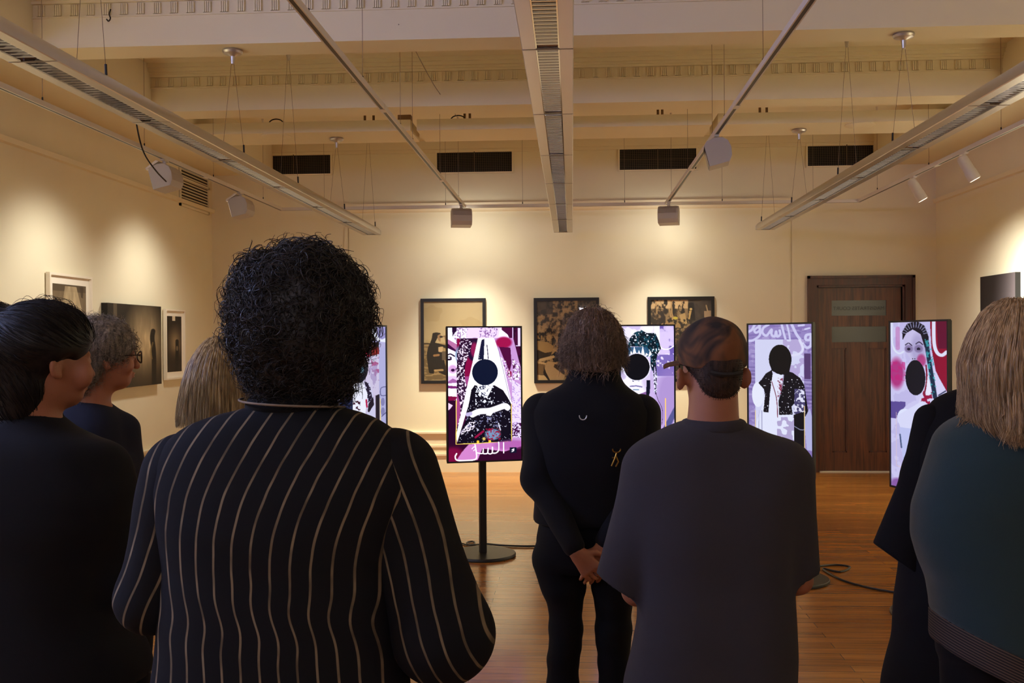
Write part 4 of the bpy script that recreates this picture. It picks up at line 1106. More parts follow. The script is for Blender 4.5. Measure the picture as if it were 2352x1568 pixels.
#@@PART4
# ------------------------------------------------------------------ people: implicit surfaces
def surfnet(f, lo, h):
    s = f < 0
    nx, ny, nz = f.shape
    cnt = np.zeros((nx - 1, ny - 1, nz - 1), np.int8)
    for a in (0, 1):
        for b in (0, 1):
            for c in (0, 1):
                cnt += s[a:nx - 1 + a, b:ny - 1 + b, c:nz - 1 + c]
    act = (cnt > 0) & (cnt < 8)
    ii = np.argwhere(act)
    idx = np.full(act.shape, -1, np.int32); idx[act] = np.arange(len(ii))
    acc = np.zeros((len(ii), 3)); num = np.zeros(len(ii))
    corners = [(a, b, c) for a in (0, 1) for b in (0, 1) for c in (0, 1)]
    for A_ in corners:
        for ax in range(3):
            if A_[ax]: continue
            B_ = list(A_); B_[ax] = 1
            fa = f[ii[:, 0] + A_[0], ii[:, 1] + A_[1], ii[:, 2] + A_[2]]; fb = f[ii[:, 0] + B_[0], ii[:, 1] + B_[1], ii[:, 2] + B_[2]]
            cr = (fa < 0) != (fb < 0)
            t = np.where(cr, fa / np.where(cr, fa - fb, 1), 0)
            p = np.tile(np.array(A_, float), (len(ii), 1)); p[:, ax] += t
            acc += p * cr[:, None]; num += cr
    V = np.asarray(lo) + (ii + acc / num[:, None]) * h
    Q = []
    for ax in range(3):
        sl0 = [slice(None)] * 3; sl1 = [slice(None)] * 3
        sl0[ax] = slice(0, -1); sl1[ax] = slice(1, None)
        d = s[tuple(sl0)] != s[tuple(sl1)]
        e = np.argwhere(d)
        o1, o2 = [(1, 2), (2, 0), (0, 1)][ax]
        ok = (e[:, o1] > 0) & (e[:, o2] > 0) & (e[:, o1] < f.shape[o1] - 1) & (e[:, o2] < f.shape[o2] - 1)
        e = e[ok]
        def cell(d1, d2):
            q = e.copy(); q[:, o1] -= d1; q[:, o2] -= d2
            return idx[q[:, 0], q[:, 1], q[:, 2]]
        q = np.stack([cell(1, 1), cell(0, 1), cell(0, 0), cell(1, 0)], 1)
        ins = s[e[:, 0], e[:, 1], e[:, 2]]
        q[~ins] = q[~ins][:, ::-1]
        Q.append(q)
    return V, np.concatenate(Q)


class Field:
    def __init__(s, h=.008):
        s.h = h; s.ops = []

    def rc(s, a, b, ra, rb=None, k=.02, flat=None, sub=False, cut=None):
        """tapered capsule; flat=(axis vector, factor) squashes its section"""
        a = np.array(a, float); b = np.array(b, float); rb = ra if rb is None else rb
        r = max(ra, rb)
        def fn(P):
            d = b - a; L = d.dot(d) + 1e-12
            q = P - a; t = np.clip(q @ d / L, 0, 1)
            v = q - t[..., None] * d
            if flat is not None:
                n = np.array(flat[0], float); n /= np.linalg.norm(n)
                v = v + (v @ n)[..., None] * n * (1 / flat[1] - 1)
            d_ = np.sqrt((v * v).sum(-1)) - (ra + t * (rb - ra))
            if cut is not None:
                n = np.array(cut[1], float); n /= np.linalg.norm(n); d_ = np.maximum(d_, (P - np.array(cut[0])) @ n)
            return d_
        s.ops.append((fn, np.minimum(a, b) - r, np.maximum(a, b) + r, k, sub)); return s

    def ell(s, c, r, k=.02, R=None, sub=False):
        c = np.array(c, float); r = np.array(r, float)
        def fn(P):
            q = P - c
            if R is not None: q = q @ R
            k0 = np.sqrt(((q / r) ** 2).sum(-1)); k1 = np.sqrt(((q / r ** 2) ** 2).sum(-1)) + 1e-9
            return np.where(k0 < .05, -r.min(), k0 * (k0 - 1) / k1)
        m_ = r.max() if R is not None else r
        s.ops.append((fn, c - m_, c + m_, k, sub)); return s

    def loft(s, T, k=.02, n=2.3, cap=.012, fold=None, sm=9, slant=None):
        """T rows: z, cx, cy, a, b (any order in z)"""
        T = np.array(sorted(map(tuple, T))); z0, z1 = T[0, 0], T[-1, 0]
        zz = np.linspace(z0, z1, 260); C = []
        for c in range(1, 5):
            v = np.interp(zz, T[:, 0], T[:, c]); pv = np.pad(v, sm, mode='edge')
            # keep the ends linear while rounding the rows
            pv[:sm] = 2 * v[0] - v[1:sm + 1][::-1]; pv[-sm:] = 2 * v[-1] - v[-sm - 1:-1][::-1]
            kr = np.hanning(2 * sm + 1); C.append(np.convolve(pv, kr / kr.sum(), 'valid'))
        amax = (np.abs(C[0] - C[0].mean()) + C[2]).max() + .02; bmax = (np.abs(C[1] - C[1].mean()) + C[3]).max() + .02
        lo = np.array([C[0].mean() - amax, C[1].mean() - bmax, z0]); hi = np.array([C[0].mean() + amax, C[1].mean() + bmax, z1])
        def fn(P):
            z = P[..., 2]
            cx, cy, a, b = [np.interp(z, zz, c) for c in C]
            X = np.abs(P[..., 0] - cx) / a; Y = np.abs(P[..., 1] - cy) / b
            q = (X ** n + Y ** n) ** (1 / n)
            d = (q - 1) * np.minimum(a, b)
            if fold is not None: d = d + fold(P)
            zl = z0 if slant is None else z0 + slant(P)
            e = np.maximum(z - z1, zl - z)
            m_ = np.maximum(d, e); hh = np.maximum(cap - np.abs(d - e), 0)
            return m_ + hh * hh / (4 * cap)
        s.ops.append((fn, lo, hi, k, False)); return s

    def plane_cut(s, p, n):
        """remove everything on the n side of the plane"""
        p = np.array(p, float); n = np.array(n, float); n /= np.linalg.norm(n)
        s.ops.append(('cut', p, n, 0, False)); return s

    def warp(s, fn): s.fold = fn; return s

    def mesh(s, name):
        h = s.h
        prs = [o for o in s.ops if o[0] != 'cut' and not o[4]]
        lo = np.min([o[1] for o in prs], 0) - 3 * h; hi = np.max([o[2] for o in prs], 0) + 3 * h
        n = np.ceil((hi - lo) / h).astype(int) + 1
        ax = [lo[i] + h * np.arange(n[i]) for i in range(3)]
        f = np.full(tuple(n), .05, np.float32)
        for fn, a, b, k, sub in s.ops:
            if isinstance(fn, str):
                d = (ax[0][:, None, None] - a[0]) * b[0] + (ax[1][None, :, None] - a[1]) * b[1] + (ax[2][None, None, :] - a[2]) * b[2]
                f = np.maximum(f, d.astype(np.float32)); continue
            mg = k + 3 * h
            i0 = np.clip(np.floor((a - mg - lo) / h).astype(int), 0, n); i1 = np.clip(np.ceil((b + mg - lo) / h).astype(int) + 1, 0, n)
            sl = tuple(slice(i0[i], i1[i]) for i in range(3))
            g = np.meshgrid(ax[0][sl[0]], ax[1][sl[1]], ax[2][sl[2]], indexing='ij')
            d = fn(np.stack(g, -1)).astype(np.float32)
            c = f[sl]
            kk = max(k, 1e-4)
            if sub:
                hh = np.maximum(kk - np.abs(c + d), 0) / kk; f[sl] = np.maximum(c, -d) + hh * hh * kk / 4
            else:
                hh = np.maximum(kk - np.abs(c - d), 0) / kk; f[sl] = np.minimum(c, d) - hh * hh * kk / 4
        if getattr(s, 'fold', None) is not None:
            g = np.stack(np.meshgrid(*ax, indexing='ij'), -1); f = f + s.fold(g).astype(np.float32)
        f[0], f[-1] = .05, .05; f[:, 0], f[:, -1] = .05, .05; f[:, :, 0], f[:, :, -1] = .05, .05
        V, Q = surfnet(f, lo, h)
        return V, Q

    def build(s, name, material, parent=None, attr=None):
        V, Q = s.mesh(name)
        off = np.array(wloc(parent)) if parent is not None else np.array(getattr(s, 'origin', (0, 0, 0)), float)
        me = np_mesh(name, V - off, Q)
        if attr is not None:
            for nm, fn in attr.items():
                at = me.attributes.new(nm, 'FLOAT', 'POINT'); v = fn(V).astype(np.float32)
                if len(me.vertices) == len(v): at.data.foreach_set('value', v)
        o = link(name, me, material, parent)
        if parent is None: o.location = off
        return o


def folds(seed, amp, sx=(9, 9, 4), n=5, base=1.0):
    r = np.random.default_rng(seed)
    W_ = r.normal(0, 1, (n, 3)) * np.array(sx) * base; ph = r.uniform(0, 6.28, n); am = r.uniform(.4, 1, n)
    def fn(P):
        d = 0
        for w_, p_, a_ in zip(W_, ph, am): d = d + a_ * np.sin(P @ w_ + p_)
        return d * amp / n
    return fn


def tubes(paths, rad, k=3):
    """paths (N,M,3), rad (N,M) -> one mesh of thin strands"""
    N, Mm, _ = paths.shape
    t = np.gradient(paths, axis=1); t /= np.linalg.norm(t, axis=2, keepdims=True) + 1e-9
    ref = RNG.normal(0, 1, (N, 1, 3)); ref /= np.linalg.norm(ref, axis=2, keepdims=True)
    u = np.cross(t, np.broadcast_to(ref, t.shape)); u /= np.linalg.norm(u, axis=2, keepdims=True) + 1e-6
    w_ = np.cross(t, u)
    ang = np.arange(k) * 2 * PI / k
    V = paths[:, :, None] + rad[..., None, None] * (np.cos(ang)[None, None, :, None] * u[:, :, None] + np.sin(ang)[None, None, :, None] * w_[:, :, None])
    i = np.arange(N * Mm * k).reshape(N, Mm, k)
    a = i[:, :-1]; b = i[:, 1:]
    Q = np.stack([a, np.roll(a, -1, 2), np.roll(b, -1, 2), b], -1).reshape(-1, 4)
    return V.reshape(-1, 3), Q


def hair_obj(name, paths, rad, material, parent, k=3):
    V, Q = tubes(paths, rad, k)
    return link(name, np_mesh(name, V - np.array(wloc(parent)), Q), material, parent)


def hair_mat(name, c1, c2, rough=0.5, spec=0.35):
    m_, nt, p = new_mat(name)
    tc = nt.nodes.new('ShaderNodeTexCoord'); mp = nt.nodes.new('ShaderNodeMapping'); mp.inputs['Scale'].default_value = (60, 60, 6)
    n = nt.nodes.new('ShaderNodeTexNoise'); n.inputs['Scale'].default_value = 2; n.inputs['Detail'].default_value = 3
    r = nt.nodes.new('ShaderNodeValToRGB'); r.color_ramp.elements[0].position = .35; r.color_ramp.elements[1].position = .65
    r.color_ramp.elements[0].color = (*c1, 1); r.color_ramp.elements[1].color = (*c2, 1)
    nt.links.new(tc.outputs['Object'], mp.inputs[0]); nt.links.new(mp.outputs[0], n.inputs[0]); nt.links.new(n.outputs['Fac'], r.inputs[0]); nt.links.new(r.outputs[0], p.inputs['Base Color'])
    p.inputs['Roughness'].default_value = rough; p.inputs['Specular IOR Level'].default_value = spec
    return m_


def skin_mat(name, c):
    m_ = mat(name, c, .55, bump=.1, bscale=260, var=.08, vscale=14)
    p = m_.node_tree.nodes['Principled BSDF']
    p.inputs['Subsurface Weight'].default_value = .12; p.inputs['Subsurface Radius'].default_value = (.012, .004, .002)
    return m_


def rotz(a):
    c, s_ = math.cos(a), math.sin(a); return np.array([[c, -s_, 0], [s_, c, 0], [0, 0, 1.0]])


def head_prims(F, hc, yaw, s=1.0, ears=True, cheek=0.0, ear=(0, 0)):
    """hc: middle of the head; the face looks along +Y turned by yaw (anticlockwise from above)"""
    R = rotz(yaw); hc = np.array(hc, float)
    T = lambda x, y, z: hc + R @ (np.array([x, y, z]) * s)
    F.ell(T(0, -.018, .03), np.array((.074, .092, .085)) * s, .03, R)
    F.ell(T(0, .03, -.02), np.array((.064, .066, .085)) * s, .04, R)
    F.ell(T(0, .052, -.085), np.array((.040, .036, .030)) * s, .03, R)
    F.ell(T(0, .085, .012), np.array((.050, .014, .012)) * s, .02, R)
    F.rc(T(0, .094, .004), T(0, .113, -.036), .008 * s, .012 * s, .012)
    for x in (-1, 1):
        F.ell(T(x * .010, .104, -.038), np.array((.008, .008, .007)) * s, .006, R)
        F.ell(T(x * .031, .101, -.003), np.array((.015, .012, .009)) * s, .012, R, True)
        F.ell(T(x * .031, .088, -.003), np.array((.0125, .0125, .0105)) * s, .002, R)
        F.ell(T(x * (.042 + cheek), .066, -.034), np.array((.020 + cheek * .6, .022, .018 + cheek * 1.2)) * s, .02, R)
        if ears:
            E = R @ rotz(x * (.45 if not ear[0] else .75))
            if ear[0]: F.rc(T(x * .068, -.004, -.012 + ear[1]), T(x * (.078 + ear[0] * .7), -.010, -.012 + ear[1]), .016 * s, .012 * s, .008, (R @ np.array((0, 1, 0)), .6))
            F.ell(T(x * (.080 + ear[0]), -.012, -.012 + ear[1]), np.array((.010, .019, .031)) * s, .008, E)
            F.ell(T(x * (.090 + ear[0]), -.008, -.010 + ear[1]), np.array((.007, .010, .018)) * s, .004, E, True)
            F.ell(T(x * (.079 + ear[0]), -.004, -.036 + ear[1]), np.array((.007, .009, .009)) * s, .006, E)
    F.ell(T(0, .096, -.062), np.array((.022, .010, .0055)) * s, .006, R); F.ell(T(0, .094, -.072), np.array((.019, .010, .006)) * s, .006, R)
    F.ell(T(0, .103, -.067), np.array((.020, .006, .0018)) * s, .003, R, True)


def hand_prims(F, wr, d, nrm, side, curl=.5, s=1.0, spread=.0):
    """five-fingered hand: d towards the fingers, nrm out of the back of the hand, side +1/-1 where the thumb leaves"""
    d = np.array(d, float); d /= np.linalg.norm(d); nrm = np.array(nrm, float); nrm -= d * nrm.dot(d); nrm /= np.linalg.norm(nrm)
    a = np.cross(d, nrm) * side; wr = np.array(wr, float)
    F.rc(wr, wr + d * .03 * s, .024 * s, .027 * s, .02, (nrm, .75))
    for o in (-.026, -.009, .009, .026):
        F.rc(wr + d * .025 * s + a * o * .7 * s, wr + d * .085 * s + a * o * 1.15 * s, .0135 * s, .011 * s, .012)
    for q, (o, L) in enumerate(((.030, .068), (.0105, .078), (-.0105, .072), (-.030, .056))):
        p = wr + d * .088 * s + a * o * s; dirv = d + a * o * spread; ang = 0
        for j, fr_ in enumerate((.45, .32, .25)):
            ang += curl * (.55, .9, .7)[j] + .06 * q * curl
            v = math.cos(ang) * dirv - math.sin(ang) * nrm; p2 = p + v * L * fr_ * s
            F.rc(p, p2, (.0088 - .0008 * j) * s, (.0082 - .0009 * j) * s, .004); p = p2
    p = wr + d * .028 * s + a * .024 * s; v = a * .75 + d * .62 - nrm * .25
    for j, L in enumerate((.036, .03, .024)):
        v = v / np.linalg.norm(v); p2 = p + v * L * s; F.rc(p, p2, (.0115 - .0012 * j) * s, (.010 - .0012 * j) * s, .006); p = p2
        v = v + d * .35 - a * .25 - nrm * .25 * curl


SKIN = {'fair': skin_mat('fair_skin', lin(196, 140, 112)), 'warm': skin_mat('warm_skin', lin(170, 112, 82)), 'tan': skin_mat('tan_skin', lin(160, 104, 76))}


def make_body(label, group, hc, yaw, nb, sh, el, wrs, H, skin, h=.007, ears=True, hands=None, knees=None, ankles=None, neck_r=.052, cy=0.0, lg=1.0, cheek=0.0, ear=(0, 0)):
    """hc head centre, nb base of neck, sh/el/wrs (left, right) joints, H height"""
    F = Field(h); s = H / 1.75
    hc = np.array(hc, float); nb = np.array(nb, float)
    x0, y0 = nb[0], nb[1] + cy
    head_prims(F, hc, yaw, s, ears, cheek, ear)
    R = rotz(yaw)
    F.rc(nb, hc + R @ np.array((0, -.018, -.07)) * s, neck_r * 1.08, neck_r * .95, .03)
    zs = nb[2]
    pel = np.array((x0, y0 + .02, .93 * s))
    F.rc(pel, (x0, y0, zs - .18), .115, .12, .05, ((0, 1, 0), .8))
    F.ell((x0, y0 + .01, zs - .22), (.14, .098, .19), .05); F.ell(pel, (.15 * (.55 + .45 * lg), .11 * (.55 + .45 * lg), .13), .05)
    for q, sd in ((0, -1), (1, 1)):
        S_, E_, W_ = [np.array(v[q], float) for v in (sh, el, wrs)]
        F.rc((x0 + sd * .05, y0, zs - .03), S_, .05, .045, .04)
        F.rc(S_, E_, .046, .037, .03); F.rc(E_, W_, .037, .025, .02)
        hd = hands[q] if hands else None
        if hd is None:
            v = W_ - E_; v /= np.linalg.norm(v); hd = (v, (sd * .8, .0, .6), 1 if sd < 0 else -1, .7)
        hand_prims(F, W_, hd[0], hd[1], hd[2], hd[3], s)
        hip = pel + np.array((sd * .085, 0, -.03))
        kn = np.array(knees[q]) if knees else np.array((x0 + sd * .095, y0 + .03, .50 * s))
        an = np.array(ankles[q]) if ankles else np.array((x0 + sd * .10, y0 - .01, .085))
        F.rc(hip, kn, .078 * lg, .052 * lg, .03 * lg); F.rc(kn, kn * .6 + an * .4 + np.array((0, -.012 * lg, 0)), .05 * lg, .05 * lg, .02 * lg); F.rc(kn * .6 + an * .4 + np.array((0, -.012 * lg, 0)), an, .05 * lg, .035 * lg, .02 * lg)
        F.rc(an + np.array((0, -.03, -.045)), an + np.array((sd * .02, .15, -.06)), .03, .022, .02)
    F.origin = (x0, y0, 0)
    o = F.build('person', SKIN[skin])
    o.location = (x0, y0, 0)
    tag(o, label, 'person', group)
    o['_hip'] = [float(v) for v in pel]
    return o


def rows(T, d, ext=0.0):
    """silhouette rows (y, xl, xr, half depth, dy) in the photograph -> loft rows at distance d"""
    out = []
    for y, xl, xr, b, dy in T:
        p, q = atY(xl, y, d), atY(xr, y, d)
        out.append(((p[2] + q[2]) / 2, (p[0] + q[0]) / 2, d + dy, (q[0] - p[0]) / 2 + ext, b))
    return out


def trousers(name, o, hip, knees, ankles, r, material, top=1.02, hw=1.0):
    F = Field(.009)
    hip = np.array(hip)
    F.loft([(hip[2] - .10, hip[0], hip[1], .175 * hw, .13 * hw), (hip[2], hip[0], hip[1], .182 * hw, .135 * hw), (top, hip[0], hip[1], .165 * hw, .115 * hw)], .03, 2.4)
    for q, sd in ((0, -1), (1, 1)):
        a = hip + np.array((sd * .09 * hw, 0, -.07)); F.rc(a, knees[q], r[0], r[1], .03); F.rc(knees[q], np.array(ankles[q]) + np.array((0, 0, -.01)), r[1], r[2], .02)
    F.warp(folds(3, .008, (10, 10, 16)))
    return F.build(name, material, o)


def shoes(o, ankles, material, yaw=0.0):
    for q, sd in ((0, -1), (1, 1)):
        F = Field(.007); a = np.array(ankles[q])
        F.rc((a[0], a[1] - .035, .045), (a[0] + sd * .02, a[1] + .15, .036), .044, .036, .02, ((0, 0, 1), .9)).rc((a[0], a[1] - .01, .09), (a[0], a[1] - .01, .06), .046, .05, .03)
        F.plane_cut((0, 0, .004), (0, 0, -1))
        F.build('shoe', material, o)


def legs_default(o, H, lo_spread=.10):
    s = H / 1.75; x0, y0 = o.location[0], o.location[1]
    hip = (x0, y0 + .02, .93 * s)
    kn = [(x0 + sd * .095, y0 + .03, .50 * s) for sd in (-1, 1)]; an = [(x0 + sd * lo_spread, y0 - .01, .085) for sd in (-1, 1)]
    return hip, kn, an


CL = {'navy': mat('navy_wool', lin(30, 33, 46), .9, bump=.12, bscale=700, sheen=.05, spec=.2),
      'black': mat('black_cloth', lin(17, 17, 20), .9, bump=.12, bscale=700, sheen=.03, spec=.2),
      'char': mat('charcoal_jersey', lin(58, 55, 58), .95, bump=.3, bscale=700, sheen=.05, spec=.15),
      'teal': mat('dark_teal_wool', lin(42, 60, 62), .95, bump=.22, bscale=620, sheen=.25, spec=.15),
      'coat': mat('black_coat_cloth', lin(20, 19, 20), .92, bump=.12, bscale=600, spec=.2),
      'jean': mat('black_denim', lin(16, 16, 19), .9, bump=.15, bscale=700, spec=.2),
      'shoe': mat('black_leather', lin(18, 17, 17), .45),
      'rib': mat('brown_ribbing', lin(74, 62, 56), .95, bump=.4, bscale=300)}


def striped(name, base, stripe, period, width):
    m_, nt, p = new_mat(name)
    a = nt.nodes.new('ShaderNodeAttribute'); a.attribute_name = 'across'
    tc = nt.nodes.new('ShaderNodeTexCoord')
    n = nt.nodes.new('ShaderNodeTexNoise'); n.inputs['Scale'].default_value = 7; n.inputs['Detail'].default_value = 2
    nt.links.new(tc.outputs['Object'], n.inputs['Vector'])
    mul = nt.nodes.new('ShaderNodeMath'); mul.operation = 'MULTIPLY_ADD'; mul.inputs[1].default_value = .012
    nt.links.new(n.outputs['Fac'], mul.inputs[0]); nt.links.new(a.outputs['Fac'], mul.inputs[2])
    dv = nt.nodes.new('ShaderNodeMath'); dv.operation = 'DIVIDE'; dv.inputs[1].default_value = period; nt.links.new(mul.outputs[0], dv.inputs[0])
    fr_ = nt.nodes.new('ShaderNodeMath'); fr_.operation = 'FRACT'; nt.links.new(dv.outputs[0], fr_.inputs[0])
    sb = nt.nodes.new('ShaderNodeMath'); sb.operation = 'SUBTRACT'; sb.inputs[1].default_value = .5; nt.links.new(fr_.outputs[0], sb.inputs[0])
    ab = nt.nodes.new('ShaderNodeMath'); ab.operation = 'ABSOLUTE'; nt.links.new(sb.outputs[0], ab.inputs[0])
    mr = nt.nodes.new('ShaderNodeMapRange'); mr.interpolation_type = 'SMOOTHSTEP'
    mr.inputs['From Min'].default_value = width / period * .35; mr.inputs['From Max'].default_value = width / period * .65
    mr.inputs['To Min'].default_value = 1; mr.inputs['To Max'].default_value = 0
    nt.links.new(ab.outputs[0], mr.inputs['Value'])
    mx = nt.nodes.new('ShaderNodeMixRGB'); nt.links.new(mr.outputs[0], mx.inputs[0]); mx.inputs[1].default_value = (*base, 1)
    n2 = nt.nodes.new('ShaderNodeTexNoise'); n2.inputs['Scale'].default_value = 16
    nt.links.new(tc.outputs['Object'], n2.inputs['Vector'])
    r = nt.nodes.new('ShaderNodeValToRGB'); r.color_ramp.elements[0].color = (*[c * .45 for c in stripe], 1); r.color_ramp.elements[1].color = (*stripe, 1)
    r.color_ramp.elements[0].position = .35; r.color_ramp.elements[1].position = .6
    nt.links.new(n2.outputs['Fac'], r.inputs[0]); nt.links.new(r.outputs[0], mx.inputs[2])
    nt.links.new(mx.outputs[0], p.inputs['Base Color'])
    p.inputs['Roughness'].default_value = .9; p.inputs['Specular IOR Level'].default_value = .2
    return m_


def strand_fall(hrows, n, phi0, phi1, m_=14, scale=(.9, 1.03), wave=0.0, wf=9.0, flick=0.0, r0=.0011, zend=(0.0, .05), fly=.0, start=(.0, .25), seed=3, drift=.15, twist=0.0):
    """straight or wavy strands running down a lofted hair shape; phi is measured from +Y (the face side) and wraps the back"""
    rg = np.random.default_rng(seed)
    T = np.array(sorted(map(tuple, hrows)))
    z0, z1 = T[0, 0], T[-1, 0]
    ph = rg.uniform(phi0, phi1, n); sc = rg.uniform(*scale, n)
    st = rg.uniform(*start, n) * (z1 - z0); en = rg.uniform(*zend, n)
    t = np.linspace(0, 1, m_)
    z = (z1 - st)[:, None] * (1 - t) + (z0 + en)[:, None] * t
    cx, cy, a, b = [np.interp(z, T[:, 0], T[:, c]) for c in range(1, 5)]
    phi = ph[:, None] + drift * rg.normal(0, 1, n)[:, None] * t + twist * t
    w1, w2 = rg.uniform(0, 6.28, (2, n)); fr_ = rg.uniform(.7, 1.3, n)
    wv = wave * np.sin(w1[:, None] + wf * fr_[:, None] * t * 2.2) * t; wv2 = wave * np.sin(w2[:, None] + wf * fr_[:, None] * t * 2.0) * t
    k = sc[:, None] + flick * np.clip(t - .8, 0, 1) ** 1.0 * 5 * rg.uniform(0, 1, n)[:, None]
    if fly: k = k + fly * (rg.random(n) < .12)[:, None] * rg.uniform(.3, 1, n)[:, None]
    X = cx + (a * k + wv) * np.sin(phi); Y = cy + (b * k + wv2) * np.cos(phi)
    P = np.stack([X, Y, z + wave * .5 * np.sin(w2[:, None] + 7 * t)], -1)
    rad = r0 * rg.uniform(.6, 1.2, n)[:, None] * np.clip(1.25 - t, .35, 1)[None]
    return P, rad


def curls(V, N, n, L=(.05, .09), R=(.007, .014), turns=(1.2, 2.6), r0=.0012, m_=22, seed=5, grav=.6, inward=.012, stretch=1.0):
    """loose curls growing from a hair mass: V surface points, N normals"""
    rg = np.random.default_rng(seed)
    i = rg.integers(0, len(V), n); p0 = V[i] - N[i] * inward; nn = N[i]
    dirv = nn * rg.uniform(.3, 1.0, n)[:, None] + np.array([0, 0, -1.0]) * grav * rg.uniform(.3, 1.2, n)[:, None] + rg.normal(0, .45, (n, 3))
    dirv /= np.linalg.norm(dirv, axis=1, keepdims=True)
    u = np.cross(dirv, rg.normal(0, 1, (n, 3))); u /= np.linalg.norm(u, axis=1, keepdims=True); w_ = np.cross(dirv, u)
    t = np.linspace(0, 1, m_)[None]
    Ln = rg.uniform(*L, n)[:, None]; Rn = rg.uniform(*R, n)[:, None]; tn = rg.uniform(*turns, n)[:, None]; ph = rg.uniform(0, 6.28, n)[:, None]
    along = Ln * t * .62 * stretch; rr = Rn * np.minimum(1, t * 3.0)
    P = p0[:, None] + dirv[:, None] * along[..., None] + u[:, None] * (rr * np.cos(ph + tn * 6.28 * t))[..., None] + w_[:, None] * (rr * np.sin(ph + tn * 6.28 * t))[..., None]
    P[..., 2] -= .25 * Ln * t ** 2 * grav
    return P, r0 * rg.uniform(.6, 1.3, n)[:, None] * np.clip(1.3 - t, .35, 1)


def normals(V, Q):
    e1 = V[Q[:, 2]] - V[Q[:, 0]]; e2 = V[Q[:, 3]] - V[Q[:, 1]]; fn = np.cross(e1, e2); N = np.zeros_like(V)
    for c in range(4): np.add.at(N, Q[:, c], fn)
    return N / (np.linalg.norm(N, axis=1, keepdims=True) + 1e-9)


def mass(F, name, material, parent):
    """hair volume; returns the object with its points and normals"""
    V, Q = F.mesh(name)
    return link(name, np_mesh(name, V - np.array(wloc(parent)), Q), material, parent), V, normals(V, Q)


GV = 'visitors watching the screens with their backs turned'
#@@PART5
# ---- 1. tall man with dark curls, pin-striped jacket
d = 1.9
P_ = lambda x, y, dy=0.0, D=None: atY(x, y, (D or d)) + np.array((0, dy, 0))
shL, shR = P_(428, 1090), P_(902, 1088); elL, elR = P_(348, 1372), P_(1016, 1452)
wrL, wrR = P_(455, 1470, .27), P_(880, 1560, .24)
pA_ = make_body('tall person with dark curly hair in black jacket with thin pale stripes, seen from behind', GV, P_(690, 758), math.radians(-6), P_(680, 985), (shL, shR), (elL, elR), (wrL, wrR), 1.82, 'tan', neck_r=.056)
TJ = rows([(930, 590, 770, .060, -.015), (950, 500, 850, .075, -.015), (975, 432, 890, .092, -.01), (1010, 388, 940, .110, -.005), (1055, 352, 975, .128, 0), (1120, 345, 980, .142, 0), (1200, 360, 930, .150, 0),
           (1300, 374, 905, .152, .01), (1400, 366, 915, .155, .015), (1500, 356, 925, .160, .02), (1600, 342, 930, .165, .02), (1780, 340, 915, .165, .02)], d)
F = Field(.0085).loft(TJ, .03, 2.4, fold=folds(21, .012, (8, 8, 7)))
ztop = TJ[0][0]; zbot = TJ[-1][0]
m_st = striped('pinstripe_cloth', lin(20, 21, 25), lin(128, 114, 92), .0365, .0044)
kz = P_(690, 1395)[2]
def across_torso(V):
    z = np.clip((V[:, 2] - (zbot + .42)) / (ztop - zbot - .42), 0, 1)
    return V[:, 0] - .085 * z ** 1.6 + .012 * np.sin(V[:, 2] * 9 + V[:, 0] * 6) + .007 * np.sin(V[:, 2] * 40 + V[:, 0] * 12) * np.exp(-((V[:, 2] - kz) / .055) ** 2) + 5
jk = F.build('jacket', m_st, pA_, {'across': across_torso})
for q, (S_, E_, W_, r0, r1) in enumerate(((shL, elL, wrL, .084, .066), (shR, elR, wrR, .090, .092))):
    F = Field(.0075).rc(S_, E_, r0, r1, .03).rc(E_, W_, r1 * .98, .048, .025)
    F.warp(folds(30 + q, .012, (14, 14, 14)))
    ax_ = (E_ - S_) / np.linalg.norm(E_ - S_); pe = np.array((ax_[2], 0, -ax_[0]))
    def across_sleeve(V, S_=S_, E_=E_, pe=pe, ax_=ax_, sd=(-1, 1)[q]):
        a_ = (V - S_) @ ax_; L_ = np.linalg.norm(E_ - S_)
        return (V - S_) @ pe * 1.0 + .008 * np.sin(a_ * 14) + .02 * np.clip(a_ - L_ * .8, 0, 1) * sd + 5
    F.build('sleeve', m_st, jk, {'across': across_sleeve})
# stand collar with a pale piped seam
n0 = P_(680, 935)
TC = rows([(945, 575, 775, .078, -.01), (925, 570, 778, .078, -.012), (900, 590, 762, .070, -.010), (884, 600, 752, .062, -.005)], d)
F = Field(.007).loft(TC, .01, 2.2); F.build('collar', CL['black'], jk)
pp = []
for u in np.linspace(0, 1, 22):
    a_ = PI + (u * 1.06 - .03) * PI
    cx_, z_ = P_(676, 916 + 20 * u ** 1.4)[0], P_(676, 914 + 20 * u ** 1.4)[2]
    pp.append((cx_ + .100 * math.cos(a_), d - .012 + .098 * math.sin(a_), z_))
MB().tube(smooth_path(pp), .0022, 6).build('piping', mat('pale_piping', lin(130, 114, 96), .9), jk, smooth=True)
hip, kn, an = legs_default(pA_, 1.82)
trousers('trousers', pA_, hip, kn, an, (.10, .078, .07), CL['black']); shoes(pA_, an, CL['shoe'])
